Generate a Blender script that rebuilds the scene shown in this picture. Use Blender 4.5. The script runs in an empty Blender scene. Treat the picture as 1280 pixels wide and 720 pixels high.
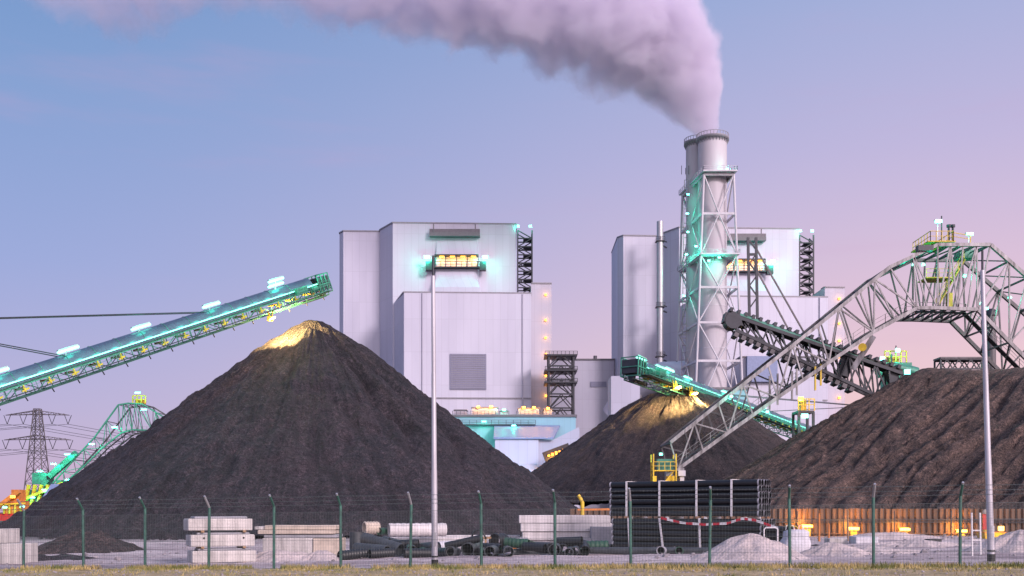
import bpy, math, random
from mathutils import Vector, Matrix, noise as mnoise
random.seed(7)
S = bpy.context.scene
COL = S.collection
R = math.radians
F, CX, HY, EYE = 1280.0, 640.0, 640.0, 1.9       # lens in photo pixels, principal column, horizon row, eye height

def at(px, py, D):                                # a photo pixel at a real distance -> a point of the place
    return Vector(((px-CX)/F*D, D, EYE+(HY-py)/F*D))
def lin(c):
    c = c/255.0
    return c/12.92 if c <= .04045 else ((c+.055)/1.055)**2.4
def rgb(r, g, b): return (lin(r), lin(g), lin(b), 1)
def gz(x, y):                                     # height of the ground
    s = 1.0 if y < 50 else max(0.0, 1-(y-50)/35.0)
    return (.0137*max(-40, min(40, x))-.066)*s

# ------------------------------------------------------------------ materials
def new_mat(name):
    m = bpy.data.materials.new(name); m.use_nodes = True
    nt = m.node_tree
    return m, nt, nt.nodes['Principled BSDF']
def N(nt, t, **kw):
    n = nt.nodes.new(t)
    for k, v in kw.items(): setattr(n, k, v)
    return n
def mat(name, c, rough=.6, metal=0, var=.25, scale=1.5, bump=0, bscale=20, c2=None, streak=False):
    m, nt, b = new_mat(name); L = nt.links.new
    tc = N(nt, 'ShaderNodeTexCoord')
    src = tc.outputs['Object']
    if streak:
        mp = N(nt, 'ShaderNodeMapping'); mp.inputs['Scale'].default_value = (1, 1, .12)
        L(src, mp.inputs['Vector']); src = mp.outputs['Vector']
    no = N(nt, 'ShaderNodeTexNoise'); no.inputs['Scale'].default_value = scale
    no.inputs['Detail'].default_value = 6; no.inputs['Roughness'].default_value = .65
    L(src, no.inputs['Vector'])
    cr = N(nt, 'ShaderNodeValToRGB')
    e = cr.color_ramp.elements
    d = c2 if c2 else tuple(x*(1-var) for x in c[:3])+(1,)
    e[0].position, e[1].position = .35, .65
    e[0].color, e[1].color = d, c
    L(no.outputs['Fac'], cr.inputs['Fac']); L(cr.outputs['Color'], b.inputs['Base Color'])
    b.inputs['Roughness'].default_value = rough; b.inputs['Metallic'].default_value = metal
    if bump:
        n2 = N(nt, 'ShaderNodeTexNoise'); n2.inputs['Scale'].default_value = bscale; n2.inputs['Detail'].default_value = 5
        L(tc.outputs['Object'], n2.inputs['Vector'])
        bp = N(nt, 'ShaderNodeBump'); bp.inputs['Strength'].default_value = bump; bp.inputs['Distance'].default_value = .1
        L(n2.outputs['Fac'], bp.inputs['Height']); L(bp.outputs['Normal'], b.inputs['Normal'])
    return m
def emit(name, c, s):
    m, nt, b = new_mat(name)
    b.inputs['Base Color'].default_value = c
    b.inputs['Emission Color'].default_value = c; b.inputs['Emission Strength'].default_value = s
    b.inputs['Roughness'].default_value = .3
    return m
def clad(name, c, pitch=3.0, rough=.45, dark=.78):
    """profiled wall sheet: vertical joints, courses, faint sheet-to-sheet tone"""
    m, nt, b = new_mat(name); L = nt.links.new
    tc = N(nt, 'ShaderNodeTexCoord'); sp = N(nt, 'ShaderNodeSeparateXYZ'); L(tc.outputs['Object'], sp.inputs[0])
    ad = N(nt, 'ShaderNodeMath', operation='ADD'); L(sp.outputs[0], ad.inputs[0]); L(sp.outputs[1], ad.inputs[1])
    cb = N(nt, 'ShaderNodeCombineXYZ'); L(ad.outputs[0], cb.inputs[0]); L(sp.outputs[2], cb.inputs[1])
    br = N(nt, 'ShaderNodeTexBrick'); br.offset = 0; br.inputs['Scale'].default_value = 1
    br.inputs['Brick Width'].default_value = pitch; br.inputs['Row Height'].default_value = pitch*4.3
    br.inputs['Mortar Size'].default_value = .06*pitch/3; br.inputs['Mortar Smooth'].default_value = .4
    k = tuple(x*.955 for x in c[:3])+(1,)
    br.inputs['Color1'].default_value = c; br.inputs['Color2'].default_value = k
    br.inputs['Mortar'].default_value = tuple(x*dark for x in c[:3])+(1,)
    L(cb.outputs[0], br.inputs['Vector'])
    mp = N(nt, 'ShaderNodeMapping'); mp.inputs['Scale'].default_value = (.12, .12, .025); L(tc.outputs['Object'], mp.inputs['Vector'])
    no = N(nt, 'ShaderNodeTexNoise'); no.inputs['Scale'].default_value = 1; no.inputs['Detail'].default_value = 6; L(mp.outputs[0], no.inputs['Vector'])
    cr = N(nt, 'ShaderNodeValToRGB'); cr.color_ramp.elements[0].color = (.89, .89, .91, 1); cr.color_ramp.elements[0].position = .33; cr.color_ramp.elements[1].position = .62
    L(no.outputs['Fac'], cr.inputs['Fac'])
    mx = N(nt, 'ShaderNodeMix', data_type='RGBA', blend_type='MULTIPLY'); mx.inputs['Factor'].default_value = 1
    L(br.outputs['Color'], mx.inputs[6]); L(cr.outputs['Color'], mx.inputs[7]); L(mx.outputs[2], b.inputs['Base Color'])
    wv = N(nt, 'ShaderNodeTexWave', bands_direction='X'); wv.inputs['Scale'].default_value = 1.3; L(cb.outputs[0], wv.inputs['Vector'])
    bp = N(nt, 'ShaderNodeBump'); bp.inputs['Strength'].default_value = .12; bp.inputs['Distance'].default_value = .1
    L(wv.outputs['Fac'], bp.inputs['Height']); L(bp.outputs['Normal'], b.inputs['Normal'])
    b.inputs['Roughness'].default_value = rough
    return m
def coal(name, c1, c2, c3):
    m, nt, b = new_mat(name); L = nt.links.new
    tc = N(nt, 'ShaderNodeTexCoord'); fl_ = N(nt, 'ShaderNodeAttribute'); fl_.attribute_name = 'flow'
    def nz(scale, det, rg=.6, src=None):
        n = N(nt, 'ShaderNodeTexNoise'); n.inputs['Scale'].default_value = scale; n.inputs['Detail'].default_value = det
        n.inputs['Roughness'].default_value = rg; L(src or tc.outputs['Object'], n.inputs['Vector']); return n.outputs['Fac']
    def rmp(src, p0, p1, k0, k1):
        cr = N(nt, 'ShaderNodeValToRGB'); e = cr.color_ramp.elements
        e[0].position, e[1].position = p0, p1; e[0].color, e[1].color = k0, k1; L(src, cr.inputs['Fac']); return cr.outputs['Color']
    def mul(x, y):
        m2 = N(nt, 'ShaderNodeMix', data_type='RGBA', blend_type='MULTIPLY'); m2.inputs[0].default_value = 1; L(x, m2.inputs[6]); L(y, m2.inputs[7]); return m2.outputs[2]
    mp = N(nt, 'ShaderNodeMapping'); mp.inputs['Scale'].default_value = (1, .13, 1); L(fl_.outputs['Vector'], mp.inputs[0])
    run = nz(1.1, 7, .72, mp.outputs[0])                       # runs of coarse and fine coal down the slope
    big, mid, fine, grit = nz(.17, 5, .7), nz(1.1, 6, .75), nz(4.2, 4, .8), nz(13, 2, .6)
    mx = N(nt, 'ShaderNodeMix', data_type='RGBA'); L(rmp(mid, .45, .68, (0, 0, 0, 1), (1, 1, 1, 1)), mx.inputs[0]); L(rmp(big, .38, .62, c1, c2), mx.inputs[6]); mx.inputs[7].default_value = c3
    col = mul(mx.outputs[2], rmp(run, .34, .66, (.45, .46, .50, 1), (1.5, 1.42, 1.38, 1)))
    col = mul(col, rmp(fine, .36, .66, (.30, .30, .33, 1), (1.85, 1.77, 1.72, 1)))
    L(mul(col, rmp(grit, .38, .66, (.40, .40, .42, 1), (1.7, 1.68, 1.65, 1))), b.inputs['Base Color'])
    ad = N(nt, 'ShaderNodeMath', operation='ADD'); L(mid, ad.inputs[0]); L(fine, ad.inputs[1])
    a2 = N(nt, 'ShaderNodeMath', operation='ADD'); L(ad.outputs[0], a2.inputs[0]); L(run, a2.inputs[1])
    bp = N(nt, 'ShaderNodeBump'); bp.inputs['Strength'].default_value = 1; bp.inputs['Distance'].default_value = .7
    L(a2.outputs[0], bp.inputs['Height']); L(bp.outputs['Normal'], b.inputs['Normal'])
    b.inputs['Roughness'].default_value = .85
    return m
def set_flow(o, fl_):
    at_ = o.data.attributes.new('flow', 'FLOAT_VECTOR', 'POINT'); at_.data.foreach_set('vector', [x for v in fl_ for x in v])

M = {}
M['clad'] = clad('white_lilac_cladding', (.475, .48, .59, 1))
M['clad_dim'] = clad('grey_cladding', (.39, .39, .49, 1))
M['clad_blue'] = clad('pale_blue_cladding', (.22, .42, .52, 1), 2.0)
M['trim'] = mat('roof_trim', (.13, .125, .15, 1), .5)
M['edge'] = mat('roof_edge_sheet', (.25, .245, .29, 1), .5)
M['louvre'] = clad('louvre_grey', (.19, .195, .29, 1), .9, .5, .6)
M['dark_steel'] = mat('dark_steel', (.035, .038, .05, 1), .5, .3)
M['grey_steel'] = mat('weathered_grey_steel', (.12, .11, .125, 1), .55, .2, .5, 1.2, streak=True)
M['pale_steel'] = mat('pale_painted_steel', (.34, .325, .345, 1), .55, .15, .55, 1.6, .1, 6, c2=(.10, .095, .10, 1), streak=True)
M['white_steel'] = mat('white_painted_steel', (.50, .49, .55, 1), .5, 0, .2, .6, streak=True)
M['concrete_flue'] = mat('pale_flue_shell', (.47, .45, .50, 1), .7, 0, .18, .22, streak=True)
M['green_steel'] = mat('green_painted_steel', (.05, .22, .17, 1), .45, .1, .4)
M['hood'] = mat('grey_hood_sheet', (.075, .10, .16, 1), .28, .3, .3, .8)
M['yellow'] = mat('yellow_paint', (.62, .43, .03, 1), .5, 0, .35)
M['orange'] = mat('orange_paint', (.6, .2, .04, 1), .5, 0, .35)
M['red'] = mat('red_paint', (.55, .03, .025, 1), .5, 0, .3)
M['belt'] = mat('black_rubber', (.018, .018, .02, 1), .7)
M['roofblue'] = mat('blue_grey_roof', (.20, .25, .42, 1), .5, 0, .2)
M['concrete'] = mat('pale_concrete', (.60, .565, .55, 1), .85, 0, .48, 2.6, .4, 14, streak=True)
M['concrete_warm'] = mat('buff_concrete', (.58, .49, .41, 1), .85, 0, .3, 2.2, .25, 30)
M['concrete_white'] = mat('white_concrete', (.64, .61, .62, 1), .8, 0, .34, 2.0, .3, 14, streak=True)
M['concrete_grey'] = mat('grey_concrete', (.34, .34, .38, 1), .85, 0, .25, 2.2, .2, 30)  # greyer, darker concrete for some blocks, slab lips and pipe collars
M['black_pipe'] = mat('black_plastic_pipe', (.012, .014, .017, 1), .45, 0, .35, 3)
M['grey_pipe'] = mat('grey_plastic_pipe', (.055, .064, .074, 1), .5, 0, .5, 3)
M['green_pipe'] = mat('green_plastic_pipe', (.02, .075, .045, 1), .5, 0, .3, 3)
M['strap'] = mat('white_strap', (.66, .64, .66, 1), .7, 0, .15)
M['fence_green'] = mat('fence_green', (.045, .14, .112, 1), .4, .1, .5, 4)
M['galv'] = mat('galvanised', (.42, .43, .47, 1), .4, .5, .25, 5)
M['wire'] = mat('wire', (.10, .12, .125, 1), .5, .4, .2)
M['pole'] = mat('pale_pole_paint', (.48, .47, .52, 1), .42, .25, .35, 1.6, streak=True)
M['pile'] = mat('rusty_sheet_steel', (.20, .115, .07, 1), .8, 0, .75, .9, .3, 12, c2=(.06, .042, .035, 1), streak=True)
M['bag'] = mat('white_woven_bag', (.58, .57, .62, 1), .8, 0, .2, 3, .4, 9)
M['sand'] = mat('pale_sand', (.56, .48, .47, 1), .95, 0, .3, 1.4, .8, 9)
M['timber'] = mat('timber', (.36, .22, .12, 1), .85, 0, .4, 4)
M['teal_lamp'] = emit('teal_lamp', (.30, 1, .80, 1), 1.7)
M['teal_sheen'] = emit('teal_sheen_glow', (.30, 1, .80, 1), .9)  # glow for the imitated reflection along the stacker hoods, not a lamp
M['warm_lamp'] = emit('warm_lamp', (1, .72, .30, 1), 9)
M['amber_lamp'] = emit('amber_lamp', (1, .40, .05, 1), 2.4)
M['yellow_lamp'] = emit('yellow_lamp', (1, .62, .14, 1), 3.2)
M['coal1'] = coal('coal_black', (.022, .024, .036, 1), (.040, .034, .045, 1), (.070, .058, .072, 1))
M['coal2'] = coal('coal_brown', (.030, .026, .031, 1), (.064, .050, .051, 1), (.092, .071, .071, 1))
M['coal3'] = coal('coal_rust_brown', (.042, .034, .035, 1), (.150, .108, .090, 1), (.225, .160, .132, 1))
M['tape_red'] = mat('tape_red', (.5, .02, .04, 1), .5)
M['verge'] = mat('verge_soil', (.42, .33, .20, 1), .95, 0, .4, 1.6, .8, 14, c2=(.22, .18, .09, 1))
M['stone'] = mat('gravel_stone', (.30, .27, .29, 1), .9, 0, .5, 3)

# ------------------------------------------------------------------ mesh builder
class MB:
    def __init__(s): s.v = []; s.f = []; s.sm = []
    def add(s, vs, fs, smooth=False):
        o = len(s.v); s.v += [Vector(p) for p in vs]
        s.f += [tuple(i+o for i in f) for f in fs]; s.sm += [smooth]*len(fs)
        return s
    def box(s, c, d, rot=None):
        c = Vector(c); h = Vector(d)/2
        pts = [Vector((x*h.x, y*h.y, z*h.z)) for z in (-1, 1) for y in (-1, 1) for x in (-1, 1)]
        if rot is not None: pts = [rot @ p for p in pts]
        return s.add([c+p for p in pts], [(0, 2, 3, 1), (4, 5, 7, 6), (0, 1, 5, 4), (2, 6, 7, 3), (0, 4, 6, 2), (1, 3, 7, 5)])
    def cbox(s, c, d, rot=None, b=.03):
        """box with chipped (chamfered) edges and a little irregularity"""
        c = Vector(c); h = Vector(d)/2; pts = []
        for sx in (-1, 1):
            for sy in (-1, 1):
                for sz in (-1, 1):
                    j = lambda: b*random.uniform(.6, 1.5)
                    pts += [Vector((sx*(h.x-j()), sy*h.y-sy*j()*.15, sz*(h.z-j()))), Vector((sx*h.x, sy*(h.y-j()), sz*(h.z-j()))), Vector((sx*(h.x-j()), sy*(h.y-j()), sz*h.z))]
        import bmesh
        bm = bmesh.new()
        for p in pts: bm.verts.new(p)
        bmesh.ops.convex_hull(bm, input=bm.verts[:])
        bm.verts.index_update()
        vs = [v.co.copy() for v in bm.verts]; fs = [tuple(v.index for v in f.verts) for f in bm.faces]; bm.free()
        if rot is not None: vs = [rot @ p for p in vs]
        return s.add([c+p for p in vs], fs)
    def bar(s, a, b, w, h=None):
        a, b = Vector(a), Vector(b); d = b-a
        if d.length < 1e-5: return s
        h = h or w; u = d.normalized()
        r = u.cross(Vector((0, 0, 1)))
        if r.length < .05: r = Vector((1, 0, 0))
        r.normalize(); t = r.cross(u)
        o = [r*w/2*i+t*h/2*j for i, j in ((-1, -1), (1, -1), (1, 1), (-1, 1))]
        return s.add([a+p for p in o]+[b+p for p in o], [(0, 1, 5, 4), (1, 2, 6, 5), (2, 3, 7, 6), (3, 0, 4, 7), (3, 2, 1, 0), (4, 5, 6, 7)])
    def tube(s, a, b, r0, r1=None, n=10, caps=True, ring=None):
        return s.path([a, b], [r0, r0 if r1 is None else r1], n, caps)
    def path(s, pts, rs, n=10, caps=True):
        pts = [Vector(p) for p in pts]
        if not isinstance(rs, (list, tuple)): rs = [rs]*len(pts)
        rings = []; prev = None
        for i, p in enumerate(pts):
            d = (pts[min(i+1, len(pts)-1)]-pts[max(i-1, 0)]).normalized()
            if prev is None:
                r = d.cross(Vector((0, 0, 1)))
                if r.length < .05: r = Vector((1, 0, 0))
            else: r = prev - d*prev.dot(d)
            r.normalize(); prev = r; t = d.cross(r)
            rings.append([p+(r*math.cos(2*math.pi*k/n)+t*math.sin(2*math.pi*k/n))*rs[i] for k in range(n)])
        vs = [p for q in rings for p in q]
        fs = [(i*n+k, i*n+(k+1) % n, (i+1)*n+(k+1) % n, (i+1)*n+k) for i in range(len(pts)-1) for k in range(n)]
        s.add(vs, fs, True)
        if caps:
            s.add(rings[0], [tuple(range(n-1, -1, -1))]); s.add(rings[-1], [tuple(range(n))])
        return s
    def hollow(s, a, b, r, wall, n=14, ribs=0, amp=.02):
        a, b = Vector(a), Vector(b); L = (b-a); ps = []; rs = []
        m = ribs*4 if ribs else 1
        for i in range(m+1):
            ps.append(a+L*i/m); rs.append(r+(amp if ribs and (i % 4) in (1, 2) else 0))
        s.path(ps, rs, n, False)
        s.path([b, a], [r-wall]*2, n, False)
        for e, d in ((a, -1), (b, 1)):
            u = L.normalized(); q = u.cross(Vector((0, 0, 1)))
            if q.length < .05: q = Vector((1, 0, 0))
            q.normalize(); t = u.cross(q)
            o = [e+(q*math.cos(2*math.pi*k/n)+t*math.sin(2*math.pi*k/n))*r for k in range(n)]
            i_ = [e+(q*math.cos(2*math.pi*k/n)+t*math.sin(2*math.pi*k/n))*(r-wall) for k in range(n)]
            s.add(o+i_, [(k, (k+1) % n, n+(k+1) % n, n+k) for k in range(n)])
        return s
    def prism(s, poly, z0, z1):
        n = len(poly)
        vs = [(x, y, z0) for x, y in poly]+[(x, y, z1) for x, y in poly]
        return s.add(vs, [tuple(range(n-1, -1, -1)), tuple(range(n, 2*n))]+[(i, (i+1) % n, n+(i+1) % n, n+i) for i in range(n)])
    def build(s, name, m, parent=None, loc=None):
        me = bpy.data.meshes.new(name)
        off = Vector((0, 0, 0)); p = parent
        while p is not None: off += p.location; p = p.parent
        if parent is None and loc is not None: off = Vector(loc)
        me.from_pydata([tuple(v-off) for v in s.v], [], s.f)
        me.polygons.foreach_set('use_smooth', s.sm)
        me.materials.append(m); me.update()
        o = bpy.data.objects.new(name, me); COL.objects.link(o)
        if parent is not None: o.parent = parent
        elif loc is not None: o.location = loc
        return o
def tag(o, label, cat, group=None):
    o['label'] = label; o['category'] = cat
    if group: o['group'] = group
    return o
def thing(name, label, cat, loc, group=None):
    o = bpy.data.objects.new(name, None); o.empty_display_size = .5; COL.objects.link(o); o.location = loc
    return tag(o, label, cat, group)
def copy_tree(o, parent=None):
    c = o.copy(); COL.objects.link(c)
    if parent is not None: c.parent = parent
    for ch in [x for x in o.children]: copy_tree(ch, c)
    return c
def light(p, c, watts, parent=None, radius=.15, spot=None, angle=90):
    l = bpy.data.lights.new('lamp_or_fill_light', 'SPOT' if spot is not None else 'POINT')
    l.color = c; l.energy = watts; l.shadow_soft_size = radius
    o = bpy.data.objects.new('lamp_or_fill_light', l); COL.objects.link(o)
    off = Vector((0, 0, 0)); q = parent
    while q is not None: off += q.location; q = q.parent
    o.location = Vector(p)-off
    if parent is not None: o.parent = parent
    if spot is not None:
        l.spot_size = R(angle); l.spot_blend = 1.0
        o.rotation_euler = (Vector(spot)-Vector(p)).to_track_quat('-Z', 'Y').to_euler()
    return o
TEAL = (.02, 1, .58); WARM = (1, .66, .22); AMBER = (1, .40, .05)
def fbm(p, o=4): return mnoise.fractal(p, .9, 2.1, o)
def sstep(a, b, x):
    t = max(0, min(1, (x-a)/(b-a))); return t*t*(3-2*t)

# ------------------------------------------------------------------ camera, render
cam = bpy.data.cameras.new('camera'); co = bpy.data.objects.new('camera', cam); COL.objects.link(co)
co.location = (0, 0, EYE); co.rotation_euler = (R(90), 0, 0)
cam.sensor_width = 36; cam.lens = 36; cam.shift_y = (HY-360)/1280; cam.clip_end = 9000; cam.clip_start = .5
S.camera = co
S.render.engine = 'CYCLES'
S.cycles.use_denoising = True
S.cycles.max_bounces = 8; S.cycles.diffuse_bounces = 2; S.cycles.glossy_bounces = 2; S.cycles.volume_bounces = 5
S.cycles.volume_step_rate = .6; S.cycles.volume_max_steps = 300
S.cycles.sample_clamp_indirect = 3
vs = S.view_settings; vs.view_transform = 'Standard'; vs.look = 'None'; vs.gamma = 1; vs.exposure = .28

# ------------------------------------------------------------------ sky and sun
SUN_AZ, SUN_EL = 143, 24
w = bpy.data.worlds.new('World'); S.world = w; w.use_nodes = True
nt = w.node_tree; nt.nodes.clear(); L = nt.links.new
out = N(nt, 'ShaderNodeOutputWorld')
sky = N(nt, 'ShaderNodeTexSky', sky_type='NISHITA'); sky.sun_disc = False
sky.sun_elevation = R(SUN_EL); sky.sun_rotation = R(SUN_AZ); sky.air_density = 1.2; sky.dust_density = 2; sky.ozone_density = 4
bg1 = N(nt, 'ShaderNodeBackground'); bg1.inputs['Strength'].default_value = .012; L(sky.outputs[0], bg1.inputs['Color'])
tc = N(nt, 'ShaderNodeTexCoord'); sp = N(nt, 'ShaderNodeSeparateXYZ'); L(tc.outputs['Generated'], sp.inputs[0])
def ramp(pts, src):
    cr = N(nt, 'ShaderNodeValToRGB'); el = cr.color_ramp.elements
    while len(el) > 1: el.remove(el[-1])
    for i, (p, c) in enumerate(pts):
        e = el[0] if i == 0 else el.new(p)
        e.position = p; e.color = c
    L(src, cr.inputs['Fac']); return cr.outputs['Color']
def rng(src, a, b):
    m = N(nt, 'ShaderNodeMapRange', interpolation_type='SMOOTHSTEP'); m.inputs['From Min'].default_value = a; m.inputs['From Max'].default_value = b
    L(src, m.inputs['Value']); return m.outputs[0]
# dusk colours by height: away from the sunset (cool) and towards it (rosy)
cool = ramp([(0, rgb(202, 174, 204)), (.10, rgb(180, 169, 210)), (.22, rgb(152, 163, 211)), (.36, rgb(129, 156, 204)), (.47, rgb(106, 145, 197)), (1, rgb(120, 150, 210))], sp.outputs[2])
rosy = ramp([(0, rgb(248, 198, 184)), (.10, rgb(242, 200, 203)), (.20, rgb(224, 192, 212)), (.32, rgb(194, 182, 218)), (.47, rgb(156, 173, 216)), (1, rgb(140, 155, 210))], sp.outputs[2])
az = rng(sp.outputs[0], -.50, .44)
mx = N(nt, 'ShaderNodeMix', data_type='RGBA'); L(az, mx.inputs[0]); L(cool, mx.inputs[6]); L(rosy, mx.inputs[7])
# faint high cloud
mp = N(nt, 'ShaderNodeMapping'); mp.inputs['Scale'].default_value = (1.1, 1.1, 7); L(tc.outputs['Generated'], mp.inputs[0])
no = N(nt, 'ShaderNodeTexNoise'); no.inputs['Scale'].default_value = 2.6; no.inputs['Detail'].default_value = 6; no.inputs['Roughness'].default_value = .55; L(mp.outputs[0], no.inputs['Vector'])
cf = rng(no.outputs['Fac'], .52, .82)
mu = N(nt, 'ShaderNodeMath', operation='MULTIPLY'); mu.inputs[1].default_value = .30; L(cf, mu.inputs[0])
m2 = N(nt, 'ShaderNodeMix', data_type='RGBA'); L(mu.outputs[0], m2.inputs[0]); L(mx.outputs[2], m2.inputs[6]); m2.inputs[7].default_value = rgb(206, 160, 196)
bg2 = N(nt, 'ShaderNodeBackground'); bg2.inputs['Strength'].default_value = .79; L(m2.outputs[2], bg2.inputs['Color'])
# afterglow round the sunken sun, behind the viewer's right shoulder
sd = (math.sin(R(SUN_AZ))*.97, math.cos(R(SUN_AZ))*.97, .24)
dp = N(nt, 'ShaderNodeVectorMath', operation='DOT_PRODUCT'); L(tc.outputs['Generated'], dp.inputs[0]); dp.inputs[1].default_value = sd
gl = rng(dp.outputs['Value'], .1, 1.0)
gs = N(nt, 'ShaderNodeMath', operation='MULTIPLY'); gs.inputs[1].default_value = 1.15; L(gl, gs.inputs[0])
bg3 = N(nt, 'ShaderNodeBackground'); bg3.inputs['Color'].default_value = (1, .78, .74, 1); L(gs.outputs[0], bg3.inputs['Strength'])
ads = N(nt, 'ShaderNodeAddShader'); L(bg1.outputs[0], ads.inputs[0]); L(bg2.outputs[0], ads.inputs[1])
ad2 = N(nt, 'ShaderNodeAddShader'); L(ads.outputs[0], ad2.inputs[0]); L(bg3.outputs[0], ad2.inputs[1]); L(ad2.outputs[0], out.inputs['Surface'])
sl = bpy.data.lights.new('sun', 'SUN'); sl.energy = 2.8; sl.angle = R(14); sl.color = (1, .82, .84)
so = bpy.data.objects.new('sun', sl); COL.objects.link(so)
d = Vector((math.sin(R(SUN_AZ))*math.cos(R(SUN_EL)), math.cos(R(SUN_AZ))*math.cos(R(SUN_EL)), math.sin(R(SUN_EL))))
so.rotation_euler = (-d).to_track_quat('-Z', 'Y').to_euler(); so.location = (60, -60, 80)

# ------------------------------------------------------------------ ground
def ground_mat():
    m, nt, b = new_mat('sandy_yard'); L = nt.links.new
    tc = N(nt, 'ShaderNodeTexCoord'); sp = N(nt, 'ShaderNodeSeparateXYZ'); L(tc.outputs['Object'], sp.inputs[0])
    n1 = N(nt, 'ShaderNodeTexNoise'); n1.inputs['Scale'].default_value = .22; n1.inputs['Detail'].default_value = 8; n1.inputs['Roughness'].default_value = .65; L(tc.outputs['Object'], n1.inputs[0])
    n2 = N(nt, 'ShaderNodeTexNoise'); n2.inputs['Scale'].default_value = 3; n2.inputs['Detail'].default_value = 6; n2.inputs['Roughness'].default_value = .7; L(tc.outputs['Object'], n2.inputs[0])
    cr = N(nt, 'ShaderNodeValToRGB'); e = cr.color_ramp.elements; e[0].position, e[1].position = .36, .62
    e[0].color, e[1].color = (.38, .33, .35, 1), (.60, .535, .54, 1); L(n1.outputs['Fac'], cr.inputs[0])
    c2 = N(nt, 'ShaderNodeValToRGB'); e = c2.color_ramp.elements; e[0].position, e[1].position = .3, .6
    e[0].color, e[1].color = (.6, .58, .6, 1), (1.08, 1.06, 1.05, 1); L(n2.outputs['Fac'], c2.inputs[0])
    mx = N(nt, 'ShaderNodeMix', data_type='RGBA', blend_type='MULTIPLY'); mx.inputs[0].default_value = 1; L(cr.outputs[0], mx.inputs[6]); L(c2.outputs[0], mx.inputs[7])
    mpr = N(nt, 'ShaderNodeMapping'); mpr.inputs['Scale'].default_value = (.07, 1.1, 1); L(tc.outputs['Object'], mpr.inputs[0])
    n4 = N(nt, 'ShaderNodeTexNoise'); n4.inputs['Scale'].default_value = 1; n4.inputs['Detail'].default_value = 6; L(mpr.outputs[0], n4.inputs[0])
    c4 = N(nt, 'ShaderNodeValToRGB'); e = c4.color_ramp.elements; e[0].position, e[1].position = .36, .58; e[0].color, e[1].color = (.55, .52, .54, 1), (1, 1, 1, 1); L(n4.outputs['Fac'], c4.inputs[0])
    mx4 = N(nt, 'ShaderNodeMix', data_type='RGBA', blend_type='MULTIPLY'); mx4.inputs[0].default_value = 1; L(mx.outputs[2], mx4.inputs[6]); L(c4.outputs[0], mx4.inputs[7]); mx = mx4
    # coal dust further back
    ad = N(nt, 'ShaderNodeMath', operation='MULTIPLY_ADD'); ad.inputs[1].default_value = 14; L(n1.outputs['Fac'], ad.inputs[0]); L(sp.outputs[1], ad.inputs[2])
    mr = N(nt, 'ShaderNodeMapRange'); mr.inputs['From Min'].default_value = 76; mr.inputs['From Max'].default_value = 90; L(ad.outputs[0], mr.inputs['Value'])
    m2 = N(nt, 'ShaderNodeMix', data_type='RGBA'); L(mr.outputs[0], m2.inputs[0]); L(mx.outputs[2], m2.inputs[6]); m2.inputs[7].default_value = (.055, .05, .055, 1)
    L(m2.outputs[2], b.inputs['Base Color']); b.inputs['Roughness'].default_value = .95
    bp = N(nt, 'ShaderNodeBump'); bp.inputs['Strength'].default_value = .7; bp.inputs['Distance'].default_value = .1; L(n2.outputs['Fac'], bp.inputs['Height']); L(bp.outputs[0], b.inputs['Normal'])
    return m
def axis(near, step, far):
    a = []; x = near[0]
    while x <= near[1]: a.append(x); x += step
    k = step
    lo, hi = a[0], a[-1]; pre, post = [], []
    while hi < far or lo > -far:
        k *= 1.5
        if hi < far: hi += k; post.append(hi)
        if lo > -far: lo -= k; pre.append(lo)
    return pre[::-1]+a+post
xs, ys = axis((-34, 52), .8, 5000), axis((24, 86), .5, 5000)
def gbump(x, y):
    if not (36 < y < 80 and -40 < x < 56): return 0
    e = sstep(36, 40, y)*(1-sstep(70, 80, y))*sstep(-40, -34, x)*(1-sstep(50, 56, x))
    rut = .10*mnoise.noise(Vector((x*.05, y*.75, 4)))+.06*mnoise.noise(Vector((x*.09, y*1.9, 8)))
    return e*(rut+.07*fbm(Vector((x*.35, y*.35, 1)))+.03*fbm(Vector((x*1.3, y*1.3, 5))))
g = MB(); nx = len(xs)
g.add([(x, y, gz(x, y)+gbump(x, y)) for y in ys for x in xs],
      [(j*nx+i, j*nx+i+1, (j+1)*nx+i+1, (j+1)*nx+i) for j in range(len(ys)-1) for i in range(nx-1)], True)
go = g.build('ground', ground_mat()); go['kind'] = 'structure'

# ------------------------------------------------------------------ fence line and verge
A = Vector((-18.6, 39, 0)); B = Vector((14.0, 32, 0)); fu = (B-A).normalized(); fn = Vector((fu.y, -fu.x, 0))   # fn points to the camera
SP = (B-A).length/13
def fl(s, t): return A+fu*s+fn*t
v = MB(); NS, NT = 150, 26
for j in range(NT+1):
    for i in range(NS+1):
        s_ = -14+(62*i/NS); t_ = -.45+9.5*j/NT
        p = fl(s_, t_); e = sstep(0, .1, j/NT)
        z = gz(p.x, p.y)+.006+e*(.05+.05*fbm(Vector((p.x*.8, p.y*.8, 0)))+.03*fbm(Vector((p.x*3, p.y*3, 2))))
        v.v.append(Vector((p.x, p.y, z)))
v.f = [(j*(NS+1)+i, j*(NS+1)+i+1, (j+1)*(NS+1)+i+1, (j+1)*(NS+1)+i)[::-1] for j in range(NT) for i in range(NS)]; v.sm = [True]*len(v.f)
vo = v.build('verge', M['verge']); vo['kind'] = 'structure'
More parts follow.
